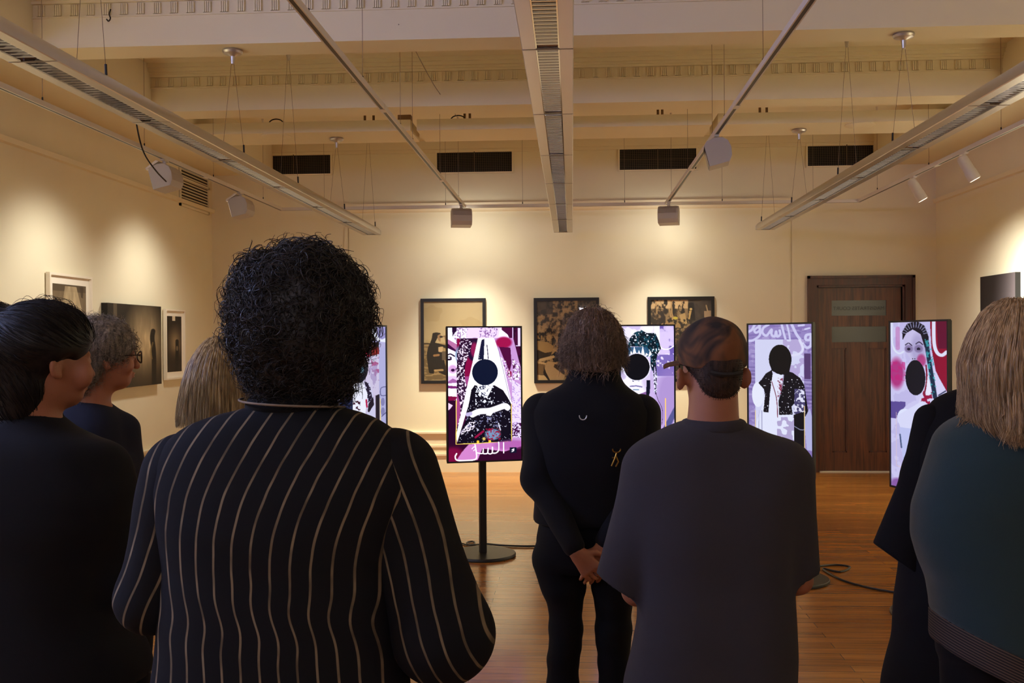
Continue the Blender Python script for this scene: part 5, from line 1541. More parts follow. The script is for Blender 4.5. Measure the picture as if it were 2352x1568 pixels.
# curls
hm = hair_mat('dark_curly_hair', lin(22, 19, 18), lin(44, 37, 32), .42, .4)
F = Field(.008).ell(P_(692, 712), (.130, .132, .125), .03).ell(P_(690, 800, -.01), (.112, .118, .085), .04).ell(P_(668, 862, -.03), (.082, .070, .040), .03).ell(P_(752, 868, -.01), (.045, .05, .035), .03)
F.ell(P_(692, 850, .10), (.075, .07, .10), .03, None, True)
F.warp(folds(5, .022, (30, 30, 30), 7))
hr, V, N = mass(F, 'hair', hm, pA_)
Pc, Rc = curls(V, N, 5000, L=(.035, .065), R=(.007, .014), turns=(1.3, 2.4), r0=.0011, m_=24, seed=5, grav=.5)
hair_obj('curls', Pc, Rc, hm, hr)
sel = V[:, 2] > P_(690, 790)[2]
Pc, Rc = curls(V[sel], N[sel], 900, L=(.025, .06), R=(.010, .020), turns=(.8, 1.5), r0=.0014, m_=28, seed=8, grav=.15, inward=.004)
hair_obj('loose_curls', Pc, Rc, hm, hr)

# ---- 2. man in charcoal T-shirt and patterned cap
d = 2.7
shL, shR = P_(1500, 1085), P_(1796, 1080); elL, elR = P_(1462, 1356, .0), P_(1832, 1330, .0); wrL, wrR = P_(1545, 1462, .24), P_(1745, 1450, .24)
pB_ = make_body('person in charcoal T-shirt and brown patterned cap, standing in front of the lit screens', GV, P_(1634, 838), math.radians(13), P_(1637, 1002), (shL, shR), (elL, elR), (wrL, wrR), 1.67, 'tan', neck_r=.066, h=.006, ear=(.016, -.024))
TS = rows([(965, 1575, 1705, .066, .0), (974, 1556, 1722, .082, .0), (990, 1525, 1752, .098, 0), (1008, 1494, 1785, .108, 0), (1030, 1464, 1822, .117, 0), (1062, 1446, 1846, .126, 0), (1130, 1448, 1842, .145, 0), (1220, 1458, 1828, .155, 0),
           (1330, 1470, 1820, .160, .01), (1430, 1466, 1826, .165, .01), (1500, 1452, 1830, .168, .015), (1568, 1434, 1828, .17, .02), (1640, 1425, 1832, .17, .02)], d)
F = Field(.008).loft(TS, .03, 2.3, fold=folds(41, .020, (13, 13, 3), 6))
for S_, E_, r0, r1, cut in ((shL, P_(1418, 1400, .02), .078, .078, (P_(1398, 1334), (-.5, 0, -.86))), (shR, P_(1826, 1390, .02), .082, .075, (P_(1852, 1322), (.28, 0, -.96)))):
    F.rc(S_, E_, r0, r1, .035, None, False, cut)
V, Q = F.mesh('t')
ts = Field.build(F, 't_shirt', CL['char'], pB_)
# crew neck band
F = Field(.006).loft(rows([(990, 1558, 1720, .086, -.003), (974, 1561, 1715, .082, -.003), (961, 1567, 1710, .075, -.003)], d), .01, 2.1)
F.build('neckband', CL['char'], ts)
hip, kn, an = legs_default(pB_, 1.67)
trousers('trousers', pB_, hip, kn, an, (.10, .08, .07), CL['black'], top=.96); shoes(pB_, an, CL['shoe'])
hmB = hair_mat('short_brown_hair', lin(34, 24, 18), lin(66, 46, 34), .6)
# short cropped hair below the cap
Rb = rotz(math.radians(13)); hb = P_(1634, 838)
F = Field(.006).ell(hb + Rb @ np.array((0, -.022, .022)), (.0765, .092, .082), .02, Rb).ell(hb + Rb @ np.array((0, -.065, -.04)), (.055, .034, .050), .03, Rb)
hrB, V, N = mass(F, 'hair', hmB, pB_)
sel = (V[:, 2] < hb[2] + .02) & (((V - hb) @ Rb)[:, 1] < .03)
i = RNG.integers(0, sel.sum(), 1800); p0 = V[sel][i]; nn = N[sel][i]; t = np.linspace(0, 1, 4)[None, :, None]
hair_obj('stubble', p0[:, None] - nn[:, None] * .002 + (nn[:, None] * .5 + np.array([0, 0, -.8])) * .006 * t, np.full((1800, 4), .0006), hmB, hrB)
# the cap
m_cap, nt, p = new_mat('camouflage_cap_cloth')
tc = nt.nodes.new('ShaderNodeTexCoord'); n = nt.nodes.new('ShaderNodeTexNoise'); n.inputs['Scale'].default_value = 11; n.inputs['Detail'].default_value = 2.5; n.inputs['Distortion'].default_value = .8
r = nt.nodes.new('ShaderNodeValToRGB')
r.color_ramp.elements[0].position = 0; r.color_ramp.elements[0].color = (*lin(84, 50, 28), 1)
r.color_ramp.elements[1].position = .42; r.color_ramp.elements[1].color = (*lin(116, 72, 38), 1)
e = r.color_ramp.elements.new(.54); e.color = (*lin(74, 50, 32), 1)
e = r.color_ramp.elements.new(.63); e.color = (*lin(34, 28, 24), 1)
nt.links.new(tc.outputs['Object'], n.inputs[0]); nt.links.new(n.outputs['Fac'], r.inputs[0]); nt.links.new(r.outputs[0], p.inputs['Base Color']); p.inputs['Roughness'].default_value = .9
F = Field(.006).ell(hb + Rb @ np.array((0, -.012, .040)), (.0865, .104, .088), .01, Rb).rc(hb + Rb @ np.array((0, -.01, .015)), hb + Rb @ np.array((0, -.01, .03)), .087, .087, .02)
F.plane_cut(hb + Rb @ np.array((0, 0, .002)), Rb @ np.array((0, .12, -1.0)))
F.warp(folds(61, .004, (30, 30, 30)))
cap = F.build('cap', m_cap, pB_)
bm_ = MB(); nv = 15; r_in, r_out = .082, .165
vs = []
for z_ in (0, -.004):
    for rr in (r_in, r_in + .04, r_out):
        for a_ in np.linspace(-1.05, 1.05, nv):
            k_ = 1 if rr != r_out else (1 - .16 * (a_ / 1.05) ** 2)
            vs.append(tuple(hb + Rb @ np.array((math.sin(a_) * rr * .92 * k_, math.cos(a_) * rr * k_ + .0, .022 - .012 * (rr - r_in) / .08 - .016 * (a_) ** 2 + z_))))
fs = []
for L_ in (0, 3 * nv):
    for j in range(2):
        for i in range(nv - 1): fs.append((L_ + j * nv + i, L_ + j * nv + i + 1, L_ + (j + 1) * nv + i + 1, L_ + (j + 1) * nv + i))
for i in range(nv - 1):
    fs.append((2 * nv + i, 2 * nv + i + 1, 5 * nv + i + 1, 5 * nv + i)); fs.append((i, i + 1, 3 * nv + i + 1, 3 * nv + i))
for j in range(2):
    for i_ in (0, nv - 1): fs.append((j * nv + i_, (j + 1) * nv + i_, (j + 4) * nv + i_, (j + 3) * nv + i_))
bm_.add(vs, fs).build('brim', m_cap, cap, smooth=True)
F = Field(.005).ell(hb + Rb @ np.array((0, -.012, .126)), (.007, .007, .004), .004, Rb); F.build('button', m_cap, cap)
# closing strap over the opening at the back
pp = [hb + Rb @ np.array((math.sin(a_) * .088, -.014 - math.cos(a_) * .102, .0 - .016 - .006 * (1 - (a_ / .5) ** 2))) for a_ in np.linspace(-.5, .5, 12)]
MB().tube(pp, .006, 6).build('strap', mat('dark_strap', lin(30, 26, 22), .7), cap, smooth=True)
def glasses(o, hc, yaw, s, m_, lens=True):
    R = rotz(yaw); T = lambda x, y, z: hc + R @ (np.array((x, y, z)) * s)
    f = MB()
    for sd in (-1, 1):
        f.tube([T(sd * (.033 + .024 * math.cos(a_)), .112 - .006 * abs(math.cos(a_)), -.004 + .019 * math.sin(a_)) for a_ in np.linspace(0, 2 * PI, 20)], .0024 * s, 6, False)
        f.tube([T(sd * .057, .106, .004), T(sd * .072, .085, .004), T(sd * .078, .03, .002), T(sd * .08, -.01, .0), T(sd * .079, -.035, -.014)], .0022 * s, 6)
    f.tube([T(-.009, .114, .0), T(0, .117, .003), T(.009, .114, .0)], .0022 * s, 6)
    g = f.build('glasses', m_, o, smooth=True)
    for sd in (-1, 1):
        l = MB(); vs = [T(sd * .033 + .0225 * math.cos(a_), .110 - .004 * abs(math.cos(a_)), -.004 + .018 * math.sin(a_)) for a_ in np.linspace(0, 2 * PI, 20, endpoint=False)]
        l.add([*vs, *[v + R @ np.array((0, .0015, 0)) for v in vs]], [tuple(range(20)), tuple(range(39, 19, -1))] + [(i, (i + 1) % 20, 20 + (i + 1) % 20, 20 + i) for i in range(20)])
        l.build('lens', M['glass'], g)
M['tort'] = mat('dark_tortoise', lin(46, 32, 22), .3)
glasses(pB_, hb, math.radians(13), .96, M['tort'])

# ---- 3. man in black jacket, hands clasped behind him
d = 3.7
shL, shR = P_(1246, 950), P_(1470, 950); elL, elR = P_(1240, 1092, -.05), P_(1478, 1096, -.05); wrL, wrR = P_(1322, 1238, -.200), P_(1384, 1232, -.150)
kn = [P_(1300, 1440), P_(1408, 1435)]; zk = .47
an = [P_(1292, 1745), P_(1414, 1745)]; an = [np.array((a_[0], a_[1], .085)) for a_ in an]
dn = np.array((.22, -.25, -1.0))
pC_ = make_body('person in black jacket and trousers with brown-grey wavy hair, hands clasped behind the back', GV, P_(1362, 800), math.radians(-4), P_(1362, 915), (shL, shR), (elL, elR), (wrL, wrR), 1.72, 'warm', h=.0042,
                hands=[((.62, .02, -.78), (-.1, -1, .0), -1, .62), ((-.36, -.06, -.93), (.15, -1, .1), 1, .35)], knees=kn, ankles=an, lg=.6)
TJ = rows([(846, 1312, 1414, .062, -.01), (866, 1304, 1424, .075, -.01), (882, 1296, 1432, .085, -.01), (898, 1262, 1452, .098, -.005), (914, 1236, 1480, .112, 0), (940, 1220, 1498, .128, 0), (990, 1222, 1498, .140, 0), (1060, 1226, 1494, .145, 0), (1120, 1232, 1486, .145, .005), (1160, 1230, 1482, .148, .01), (1190, 1227, 1480, .15, .01), (1200, 1229, 1478, .148, .01)], d)
F = Field(.009).loft(TJ, .03, 2.4, fold=folds(71, .012, (9, 9, 6)))
jk = F.build('jacket', CL['black'], pC_)
for S_, E_, W_ in ((shL, elL, wrL), (shR, elR, wrR)):
    w2 = E_ + (W_ - E_) * .93
    F = Field(.008).rc(S_, E_, .076, .064, .03).rc(E_, w2, .062, .040, .03).warp(folds(73, .010, (14, 14, 14))); F.build('sleeve', CL['black'], jk)
F = Field(.008).loft(rows([(868, 1302, 1426, .078, -.012), (850, 1306, 1420, .074, -.012), (838, 1314, 1410, .066, -.01)], d), .01, 2.2); F.build('collar', CL['black'], jk)
q = P_(1338, 950, -.150)
MB().tube([q + np.array((.013 * math.cos(a_), 0, .014 * math.sin(a_) + .004)) for a_ in np.linspace(PI * .95, PI * 2.05, 14)], .0022, 6).build('hanging_loop', M['silver'], jk, smooth=True)
k0 = P_(1412, 1022, -.150)
kc = MB().tube([k0 + np.array((.014 * math.cos(a_), 0, .010 * math.sin(a_))) for a_ in np.linspace(PI * .9, PI * 2.1, 12)], .0025, 6)
kc.tube([k0 + np.array((0, 0, -.012)), k0 + np.array((-.006, -.003, -.03)), k0 + np.array((-.018, 0, -.058))], .003, 6).tube([k0 + np.array((-.003, 0, -.022)), k0 + np.array((.006, -.002, -.042)), k0 + np.array((-.003, 0, -.06))], .003, 6).tube([k0 + np.array((-.004, 0, -.03)), k0 + np.array((-.016, 0, -.028))], .003, 6)
kc.build('key_clip', M['gold'], jk, smooth=True)
F = Field(.008)
hip = np.array(pC_['_hip'])
F.loft(rows([(1170, 1246, 1462, .120, .01), (1195, 1241, 1464, .128, .01), (1235, 1233, 1462, .135, .01), (1290, 1236, 1456, .130, .01), (1312, 1242, 1452, .115, .01)], d), .02, 2.3)
for q, ctl in ((0, [(1278, 1285, .092), (1295, 1345, .080), (1299, 1390, .066), (1300, 1440, .061), (1299, 1485, .059), (1294, 1515, .060), (1293, 1570, .058), (1292, 1700, .056), (1292, 1752, .055)]),
               (1, [(1420, 1285, .085), (1406, 1345, .074), (1408, 1390, .069), (1409, 1440, .066), (1408, 1475, .062), (1411, 1520, .063), (1414, 1570, .060), (1414, 1700, .058), (1414, 1752, .056)])):
    for (x0_, y0_, r0_), (x1_, y1_, r1_) in zip(ctl[:-1], ctl[1:]):
        F.rc(P_(x0_, y0_), P_(x1_, y1_), r0_, r1_, .012)
F.warp(folds(77, .008, (10, 10, 18)))
F.build('trousers', CL['jean'], pC_)
shoes(pC_, an, CL['shoe'])
hmC = hair_mat('brown_grey_hair', lin(84, 66, 52), lin(146, 120, 98), .5)
HT = rows([(708, 1352, 1376, .03, 0), (716, 1330, 1394, .065, 0), (735, 1312, 1412, .095, 0), (760, 1301, 1424, .110, 0), (790, 1295, 1431, .115, 0), (815, 1291, 1434, .112, -.005), (836, 1299, 1426, .098, -.012), (852, 1318, 1408, .08, -.02)], d)
F = Field(.007).loft(HT, .02, 2.2); F.ell(P_(1362, 830, .10), (.062, .06, .095), .03, None, True)
F.warp(folds(79, .008, (30, 30, 18)))
hr, V, N = mass(F, 'hair', hmC, pC_)
Ps, Rs = strand_fall(HT, 3200, .9, 5.38, 14, (.94, 1.05), wave=.014, wf=7, flick=.12, r0=.0011, zend=(.002, .11), fly=.05, start=(0, .5), seed=12, drift=.2)
hair_obj('strands', Ps, Rs, hmC, hr)
Pc, Rc = curls(V, N, 1500, L=(.04, .075), R=(.006, .013), turns=(.5, 1.1), r0=.0011, m_=16, seed=17, grav=.8, inward=.004)
hair_obj('waves', Pc, Rc, hmC, hr)

# ---- 4. woman with long ash-blonde hair, dark teal jumper
d = 2.6
nb_ = P_(2322, 975)
shL, shR = P_(2200, 1030), P_(2448, 1030); elL, elR = P_(2162, 1210, .02), P_(2490, 1210, .02); wrL, wrR = P_(2255, 1290, .24), P_(2400, 1290, .24)
pD_ = make_body('person with long fair hair in loose dark teal jumper at the right edge', GV, P_(2322, 800), math.radians(18), nb_, (shL, shR), (elL, elR), (wrL, wrR), 1.70, 'fair', lg=.72)
TW_ = rows([(935, 2255, 2390, .065, 0), (950, 2222, 2420, .085, 0), (968, 2182, 2462, .105, 0), (998, 2154, 2492, .125, 0), (1053, 2138, 2508, .145, 0), (1123, 2120, 2526, .158, .01), (1170, 2108, 2536, .165, .02), (1240, 2109, 2536, .170, .03), (1297, 2126, 2522, .170, .03), (1343, 2147, 2502, .170, .03), (1400, 2157, 2494, .170, .03), (1475, 2157, 2494, .170, .03), (1620, 2170, 2490, .170, .03)], d)
xh = P_(2156, 1470)[0]; zh0 = TW_[-1][0]; zA = P_(2156, 1416)[2]; zB_ = P_(2345, 1500)[2]; xB_ = P_(2345, 1500)[0]
sl_ = (zB_ - zA) / (xB_ - xh)
hemz = lambda P: (zA + sl_ * np.clip(P[..., 0] - xh, -.1, .42)) - zh0
F = Field(.0085).loft(TW_, .03, 2.4, fold=folds(81, .012, (8, 8, 5)), slant=hemz)
jm = F.build('jumper', CL['teal'], pD_)
m_rib, nt, p = new_mat('ribbed_hem_knit')
a_ = nt.nodes.new('ShaderNodeAttribute'); a_.attribute_name = 'across'
sn = nt.nodes.new('ShaderNodeMath'); sn.operation = 'SINE'; mu = nt.nodes.new('ShaderNodeMath'); mu.operation = 'MULTIPLY'; mu.inputs[1].default_value = 880
nt.links.new(a_.outputs['Fac'], mu.inputs[0]); nt.links.new(mu.outputs[0], sn.inputs[0])
rr = nt.nodes.new('ShaderNodeValToRGB'); rr.color_ramp.elements[0].color = (*lin(34, 30, 30), 1); rr.color_ramp.elements[1].color = (*lin(92, 76, 66), 1); rr.color_ramp.elements[0].position = .3
mr2 = nt.nodes.new('ShaderNodeMapRange'); mr2.inputs['From Min'].default_value = -1; nt.links.new(sn.outputs[0], mr2.inputs['Value']); nt.links.new(mr2.outputs[0], rr.inputs[0]); nt.links.new(rr.outputs[0], p.inputs['Base Color']); p.inputs['Roughness'].default_value = .95
TH_ = [(z, cx, cy, a * 1.0, b * 1.0) for z, cx, cy, a, b in TW_ if z < P_(2156, 1330)[2]]
hem2 = lambda P: (zA - .074 + sl_ * np.clip(P[..., 0] - xh, -.1, .42)) - min(t_[0] for t_ in TH2)
TH2 = TH_ + [(zh0 - .09, *TH_[-1][1:])]
slr = lambda P: np.clip(P[..., 0] - xh, -.1, .42)
F = Field(.008).loft(TH2, .02, 2.4, fold=folds(81, .012, (8, 8, 5)), slant=hem2)
F.plane_cut((xh, 0, zA + .006), (-sl_, 0, 1.0))
F.build('ribbed_hem', m_rib, jm, {'across': lambda V: V[:, 2] - sl_ * np.clip(V[:, 0] - xh, -.1, .42)})
hip, kn, an = legs_default(pD_, 1.70)
trousers('trousers', pD_, hip, kn, an, (.084, .076, .07), CL['black'], top=.95, hw=.94); shoes(pD_, an, CL['shoe'])
hmD = hair_mat('ash_blonde_hair', lin(136, 108, 72), lin(208, 174, 126), .42)
HT = rows([(684, 2316, 2350, .04, 0), (692, 2292, 2372, .07, 0), (718, 2262, 2402, .105, 0), (770, 2232, 2426, .128, 0), (834, 2209, 2440, .135, -.005), (874, 2206, 2442, .13, -.015), (909, 2208, 2440, .125, -.02), (950, 2206, 2442, .13, -.03), (985, 2222, 2440, .135, -.03), (1004, 2240, 2425, .13, -.03)], d)
F = Field(.0075).loft([(z, cx, cy, a * .95, b * .95) for z, cx, cy, a, b in HT], .02, 2.2); F.ell(P_(2322, 850, .13), (.066, .085, .15), .03, None, True)
hr, V, N = mass(F, 'hair', hmD, pD_)
Ps, Rs = strand_fall(HT, 4200, .95, 5.33, 16, (.94, 1.03), wave=.005, wf=5, flick=.07, r0=.0010, zend=(-.02, .09), fly=.03, start=(0, .25), seed=14, drift=.06)
hair_obj('strands', Ps, Rs, hmD, hr)
# flicked ends over the left shoulder and the back
rg = np.random.default_rng(3); Pf = []
for k_ in range(420):
    u = rg.random(); x0_ = 2206 + 225 * u; y0_ = rg.uniform(890, 930)
    bk = -.12 - .03 * math.sin(PI * u)
    if u < .22: ctl = [(x0_, y0_, bk * u * 4), (x0_ - 6, 945, bk * u * 4 - .02), (x0_ - rg.uniform(8, 34), rg.uniform(955, 985), -.05)]
    else:
        sg = rg.choice((-1, 1)); ctl = [(x0_, y0_, bk), (x0_ + 4 * sg, 965, bk - .01), (x0_ + sg * rg.uniform(8, 26), rg.uniform(985, 1010), bk - .022)]
    Pf.append(smooth_path([P_(*c[:2], c[2]) for c in ctl], 10))
Pf = np.array(Pf); hair_obj('flicked_ends', Pf, .0011 * np.linspace(1, .4, 10)[None] * np.ones((len(Pf), 1)), hmD, hr)

# ---- 5. person in black coat with wide sleeve, mostly behind the fair-haired visitor
d = 3.4
shL, shR = P_(2190, 962), P_(2420, 950); elL, elR = P_(2120, 1080, .0), P_(2450, 1080, 0); wrL, wrR = P_(2098, 1190, .05), P_(2400, 1200, .2)
pE_ = make_body('person in long black coat with wide sleeve, behind the one in teal jumper', GV, P_(2322, 800), math.radians(8), P_(2310, 905), (shL, shR), (elL, elR), (wrL, wrR), 1.68, 'warm')
TG = rows([(886, 2212, 2400, .06, 0), (896, 2172, 2420, .085, 0), (914, 2138, 2430, .105, 0), (972, 2110, 2384, .13, 0), (1030, 2093, 2398, .145, 0), (1082, 2086, 2402, .15, 0), (1130, 2087, 2402, .155, 0), (1220, 2080, 2410, .16, 0), (1310, 2072, 2412, .165, 0), (1383, 2062, 2416, .17, 0), (1470, 2058, 2420, .175, 0), (1516, 2045, 2426, .18, 0), (1568, 2033, 2432, .185, 0), (1760, 2020, 2440, .19, 0)], d)
F = Field(.0095).loft(TG, .03, 2.3, fold=folds(91, .016, (12, 12, 2.5)))
ct = F.build('coat', CL['coat'], pE_)
F = Field(.0085).rc(P_(2138, 965), P_(2118, 1085), .055, .062, .03).rc(P_(2118, 1085), P_(2064, 1290), .06, .10, .03, ((0, 1, 0), .8))
cA, cB = P_(2028, 1263), P_(2070, 1293); dv_ = cB - cA; F.plane_cut(cA, (dv_[2], 0, -dv_[0]) if -dv_[0] < 0 else (-dv_[2], 0, dv_[0]))
F.build('wide_sleeve', CL['coat'], ct)
F = Field(.009).rc(shR, elR, .07, .065, .03).rc(elR, wrR, .06, .07, .03); F.build('sleeve', CL['coat'], ct)
hip, kn, an = legs_default(pE_, 1.68); shoes(pE_, an, CL['shoe'])
hmE = hair_mat('dark_brown_hair', lin(40, 30, 24), lin(66, 50, 40), .5)
hE = P_(2322, 800)
F = Field(.008).ell(hE + np.array((0, -.03, .03)), (.088, .10, .095), .02).ell(hE + np.array((0, -.06, -.05)), (.075, .055, .07), .03)
hr, V, N = mass(F, 'hair', hmE, pE_)
HT = [(hE[2] - .12, hE[0], hE[1] - .06, .075, .05), (hE[2] - .03, hE[0], hE[1] - .035, .088, .085), (hE[2] + .04, hE[0], hE[1] - .03, .089, .10), (hE[2] + .10, hE[0], hE[1] - .03, .06, .065), (hE[2] + .125, hE[0], hE[1] - .03, .01, .012)]
Ps, Rs = strand_fall(HT, 900, 1.0, 5.28, 10, (.98, 1.04), r0=.001, seed=21); hair_obj('strands', Ps, Rs, hmE, hr)

# ---- 6. woman with dark swept-up hair, dark jacket, left edge
d = 2.3
shL, shR = P_(-70, 1075), P_(232, 1078); elL, elR = P_(-90, 1320, .02), P_(238, 1335, .02); wrL, wrR = P_(0, 1400, .25), P_(170, 1410, .25)
yw = math.radians(-37)
h6 = P_(104, 828)
pF_ = make_body('person with dark swept-up hair in black jacket at the left edge, ear and cheek showing', GV, h6, yw, P_(72, 985), (shL, shR), (elL, elR), (wrL, wrR), 1.71, 'tan', h=.006, cheek=.014)
TP = rows([(950, 30, 128, .058, 0), (968, 0, 150, .072, 0), (988, -30, 174, .088, 0), (1000, -62, 206, .104, 0), (1015, -92, 240, .116, 0), (1038, -116, 266, .128, 0), (1070, -132, 286, .138, 0), (1110, -142, 306, .146, 0), (1140, -146, 312, .15, 0), (1200, -140, 300, .155, 0), (1300, -116, 264, .155, .01), (1380, -104, 250, .158, .01), (1430, -108, 276, .16, .01), (1490, -118, 318, .162, .01), (1525, -120, 330, .162, .01), (1560, -118, 332, .16, .01)], d)
F = Field(.009).loft(TP, .03, 2.4, fold=folds(101, .012, (8, 8, 6)))
F.rc(shR, elR, .068, .060, .03).rc(elR, wrR, .06, .045, .03).rc(shL, elL, .068, .06, .03).rc(elL, wrL, .06, .045, .03)
jk = F.build('jacket', CL['black'], pF_)
F = Field(.007).loft(rows([(992, 15, 150, .075, 0), (968, 18, 142, .07, 0), (944, 28, 130, .062, .005)], d), .01, 2.2); F.build('collar', CL['black'], jk)
hip, kn, an = legs_default(pF_, 1.71)
trousers('trousers', pF_, hip, kn, an, (.15, .09, .08), CL['jean'], top=.98); shoes(pF_, an, CL['shoe'])
hmF = hair_mat('near_black_hair', lin(14, 12, 12), lin(30, 25, 23), .5)
F = Field(.0065).ell(P_(100, 776), (.104, .118, .090), .03).ell(P_(60, 806, -.03), (.090, .085, .085), .03).ell(P_(70, 880, -.045), (.058, .045, .055), .04).ell(P_(66, 925, -.03), (.052, .042, .06), .04).ell(P_(8, 726, -.03), (.038, .04, .030), .02)
R6 = rotz(yw); F.ell(h6 + R6 @ np.array((0, .125, -.060)), (.088, .088, .080), .02, R6, True); F.ell(h6 + R6 @ np.array((.085, .02, -.035)), (.030, .034, .046), .015, R6, True)
F.warp(folds(103, .005, (30, 30, 30)))
hr, V, N = mass(F, 'hair', hmF, pF_)
lc = (V - h6) @ R6
ok = np.where(~((lc[:, 1] > .02) & (lc[:, 2] < .03)) & (np.linalg.norm(lc - np.array((.085, .0, -.03)), axis=1) > .062))[0]
i = RNG.choice(ok, 2600); p0 = V[i]; nn = N[i]
bun = P_(0, 730, -.04); tg = bun - p0; tg /= np.linalg.norm(tg, axis=1, keepdims=True) + 1e-6; tg -= nn * (tg * nn).sum(1, keepdims=True); tg /= np.linalg.norm(tg, axis=1, keepdims=True) + 1e-6
t = np.linspace(0, 1, 7)[None, :, None]
Lf = RNG.uniform(.03, .06, (2600, 1, 1)); lift = RNG.uniform(0, .004, (2600, 1, 1)) + (RNG.random((2600, 1, 1)) < .06) * RNG.uniform(.004, .018, (2600, 1, 1))
Pst = p0[:, None] + tg[:, None] * Lf * t + nn[:, None] * (lift * np.sin(t * PI) - 8 * (Lf * t) ** 2 * .45)
hair_obj('strands', Pst, np.full((2600, 7), .0008) * np.linspace(1, .5, 7)[None], hmF, hr)

# ---- 7. woman with grey curls and glasses
d = 3.2
h7 = P_(238, 818); yw = math.radians(-50)
shL, shR = P_(150, 985), P_(268, 990, .05); elL, elR = P_(140, 1160, 0), P_(285, 1160, .05); wrL, wrR = P_(190, 1240, .2), P_(300, 1240, .22)
pG_ = make_body('person with curly grey hair and dark glasses looking right, in navy top', GV, h7, yw, P_(206, 948), (shL, shR), (elL, elR), (wrL, wrR), 1.66, 'warm', h=.0058, cheek=.004)
TN = rows([(918, 168, 238, .055, 0), (930, 150, 254, .075, 0), (944, 138, 270, .09, 0), (962, 126, 284, .105, 0), (985, 118, 290, .12, 0), (1020, 112, 294, .13, 0), (1060, 108, 314, .14, 0), (1120, 104, 326, .145, 0), (1240, 104, 330, .15, 0), (1450, 104, 332, .155, 0)], d)
F = Field(.009).loft(TN, .03, 2.4, fold=folds(111, .012, (9, 9, 6))).rc(shR, elR, .055, .052, .03).rc(elR, wrR, .052, .04, .03)
F.build('top', CL['navy'], pG_)
hip, kn, an = legs_default(pG_, 1.66)
trousers('trousers', pG_, hip, kn, an, (.11, .08, .07), CL['jean'], top=.95); shoes(pG_, an, CL['shoe'])
glasses(pG_, h7, yw, 1.0, M['tort'])
hmG = hair_mat('grey_curly_hair', lin(86, 78, 68), lin(156, 143, 126), .5)
R7 = rotz(yw)
F = Field(.007).ell(h7 + R7 @ np.array((0, -.018, .040)), (.098, .116, .088), .03, R7).ell(P_(196, 880, -.02), (.05, .05, .06), .03).ell(h7 + R7 @ np.array((0, -.065, -.03)), (.085, .065, .08), .03, R7)
F.ell(h7 + R7 @ np.array((0, .125, -.060)), (.085, .085, .080), .02, R7, True)
F.warp(folds(113, .014, (36, 36, 36), 7))
hr, V, N = mass(F, 'hair', hmG, pG_)
Pc, Rc = curls(V, N, 3200, L=(.03, .07), R=(.005, .012), turns=(.9, 2.0), r0=.0009, m_=16, seed=31, grav=.2)
hair_obj('curls', Pc, Rc, hmG, hr)

# ---- 8. person with straight blonde hair, behind the tall man
d = 2.9
h8 = P_(506, 862)
shL, shR = P_(445, 1045), P_(570, 1045); elL, elR = P_(432, 1240), P_(585, 1240); wrL, wrR = P_(460, 1330, .2), P_(560, 1330, .2)
pH_ = make_body('person with straight blonde bobbed hair, half hidden behind the tall curly-haired visitor', GV, h8, math.radians(-12), P_(506, 1000), (shL, shR), (elL, elR), (wrL, wrR), 1.60, 'fair')
TB = rows([(962, 466, 548, .055, 0), (985, 440, 574, .085, 0), (1010, 424, 592, .105, 0), (1050, 414, 606, .125, 0), (1120, 410, 610, .14, 0), (1300, 410, 610, .145, 0), (1480, 408, 612, .15, 0)], d)
F = Field(.009).loft(TB, .03, 2.4); F.build('top', CL['navy'], pH_)
hip, kn, an = legs_default(pH_, 1.60)
trousers('trousers', pH_, hip, kn, an, (.11, .08, .07), CL['jean'], top=.93); shoes(pH_, an, CL['shoe'])
hmH = hair_mat('straight_blonde_hair', lin(120, 96, 58), lin(196, 168, 116), .38)
HT = rows([(771, 500, 522, .03, 0), (776, 482, 544, .06, 0), (790, 468, 562, .085, 0), (806, 456, 574, .10, 0), (833, 441, 582, .112, -.005), (877, 429, 590, .118, -.015), (921, 421, 596, .118, -.02), (968, 420, 598, .115, -.03)], d)
F = Field(.0075).loft([(z, cx, cy, a * .96, b * .96) for z, cx, cy, a, b in HT], .02, 2.2); F.ell(h8 + np.array((.02, .125, -.03)), (.062, .085, .13), .03, None, True)
hr, V, N = mass(F, 'hair', hmH, pH_)
Ps, Rs = strand_fall(HT, 3200, .95, 5.33, 14, (.96, 1.015), wave=.002, wf=4, r0=.0010, zend=(-.01, .02), fly=.01, start=(0, .2), seed=41, drift=.03)
hair_obj('strands', Ps, Rs, hmH, hr)
#@@PART6
# ------------------------------------------------------------------ light
def spot_light(name, loc, target, power, col, size, blend=.8, radius=.05):
    l = bpy.data.lights.new(name, 'SPOT'); l.energy = power; l.color = col; l.spot_size = math.radians(size); l.spot_blend = blend; l.shadow_soft_size = radius
    o = bpy.data.objects.new(name, l); COL.objects.link(o); o.location = loc
    o.rotation_euler = (Vector(target) - Vector(loc)).to_track_quat('-Z', 'Y').to_euler(); return o


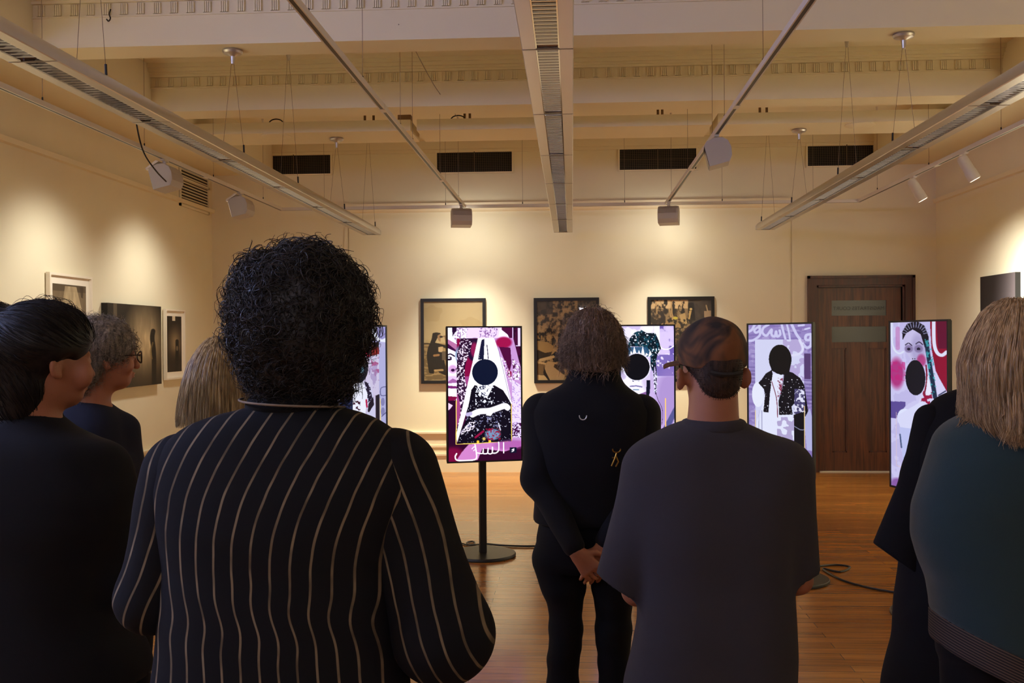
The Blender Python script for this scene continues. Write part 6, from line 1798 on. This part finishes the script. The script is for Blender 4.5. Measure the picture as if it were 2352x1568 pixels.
WARM = (1.0, .94, .80)
AMB = (1.0, .91, .62)
def down(x, y, z, deg, sx=0.0, sy=1.0):
    c = math.cos(math.radians(deg)); return (x + sx * c, y + sy * c, z - math.sin(math.radians(deg)))


for x in (ti, tj):
    p_ = (x, 11.10, ZT - .14)
    spot_light('flood_or_fill_beam', p_, down(*p_, 72), 180, WARM, 78, 1.0, .1)
    spot_light('flood_or_fill_beam', p_, down(*p_, 40), 28, WARM, 172, 1.0, .1)
    spot_light('flood_or_fill_beam', p_, down(*p_, 97), 520, AMB, 96, 1.0, .1)  # extra downward beam, added to lift the floor and far-end ambient
for yy in (fy1, fy2, fy1 - 2.0):
    spot_light('flood_or_fill_beam', (tl - .12, yy, ZT - .2), (XL, yy + .1, 1.2), 64, WARM, 124, 1.0, .1)
spot_light('spot_beam', (tr + .08, sy2, ZT - .26), (XR, 9.0, 2.0), 520, (1.0, .95, .86), 66, .8, .05)
spot_light('spot_beam', (tr + .08, sy1, ZT - .26), (XR, sy1 + .3, 1.2), 150, WARM, 116, 1.0, .05)
for x_, wx, ys_, pw in ((tl - .12, XL, (5.6, 4.4), 160), (tr + .12, XR, (7.2, 5.8, 4.6), 160), (tl - .12, XL, (1.2, -1.2), 70), (tr + .12, XR, (1.2, -1.2), 70)):  # unseen beams without fixtures, added along both side walls to raise the ambient
    for yy in ys_:
        spot_light('flood_or_fill_beam', (x_, yy, ZT - .2), (wx, yy + .1, 1.5), pw, AMB, 120, 1.0, .1)
w_ = bpy.data.worlds.new('world'); SC.world = w_; w_.use_nodes = True
w_.node_tree.nodes['Background'].inputs[0].default_value = (.02, .02, .025, 1)
w_.node_tree.nodes['Background'].inputs[1].default_value = 1.0

vs_ = SC.view_settings
vs_.view_transform = 'Standard'; vs_.look = 'None'; vs_.gamma = 1.0; vs_.use_curve_mapping = False
vs_.exposure = 0.12
SC.cycles.max_bounces = 10; SC.cycles.diffuse_bounces = 6; SC.cycles.glossy_bounces = 4; SC.cycles.transparent_max_bounces = 8
SC.cycles.caustics_reflective = False; SC.cycles.caustics_refractive = False
SC.cycles.use_denoising = True
SC.cycles.sample_clamp_indirect = 6.0
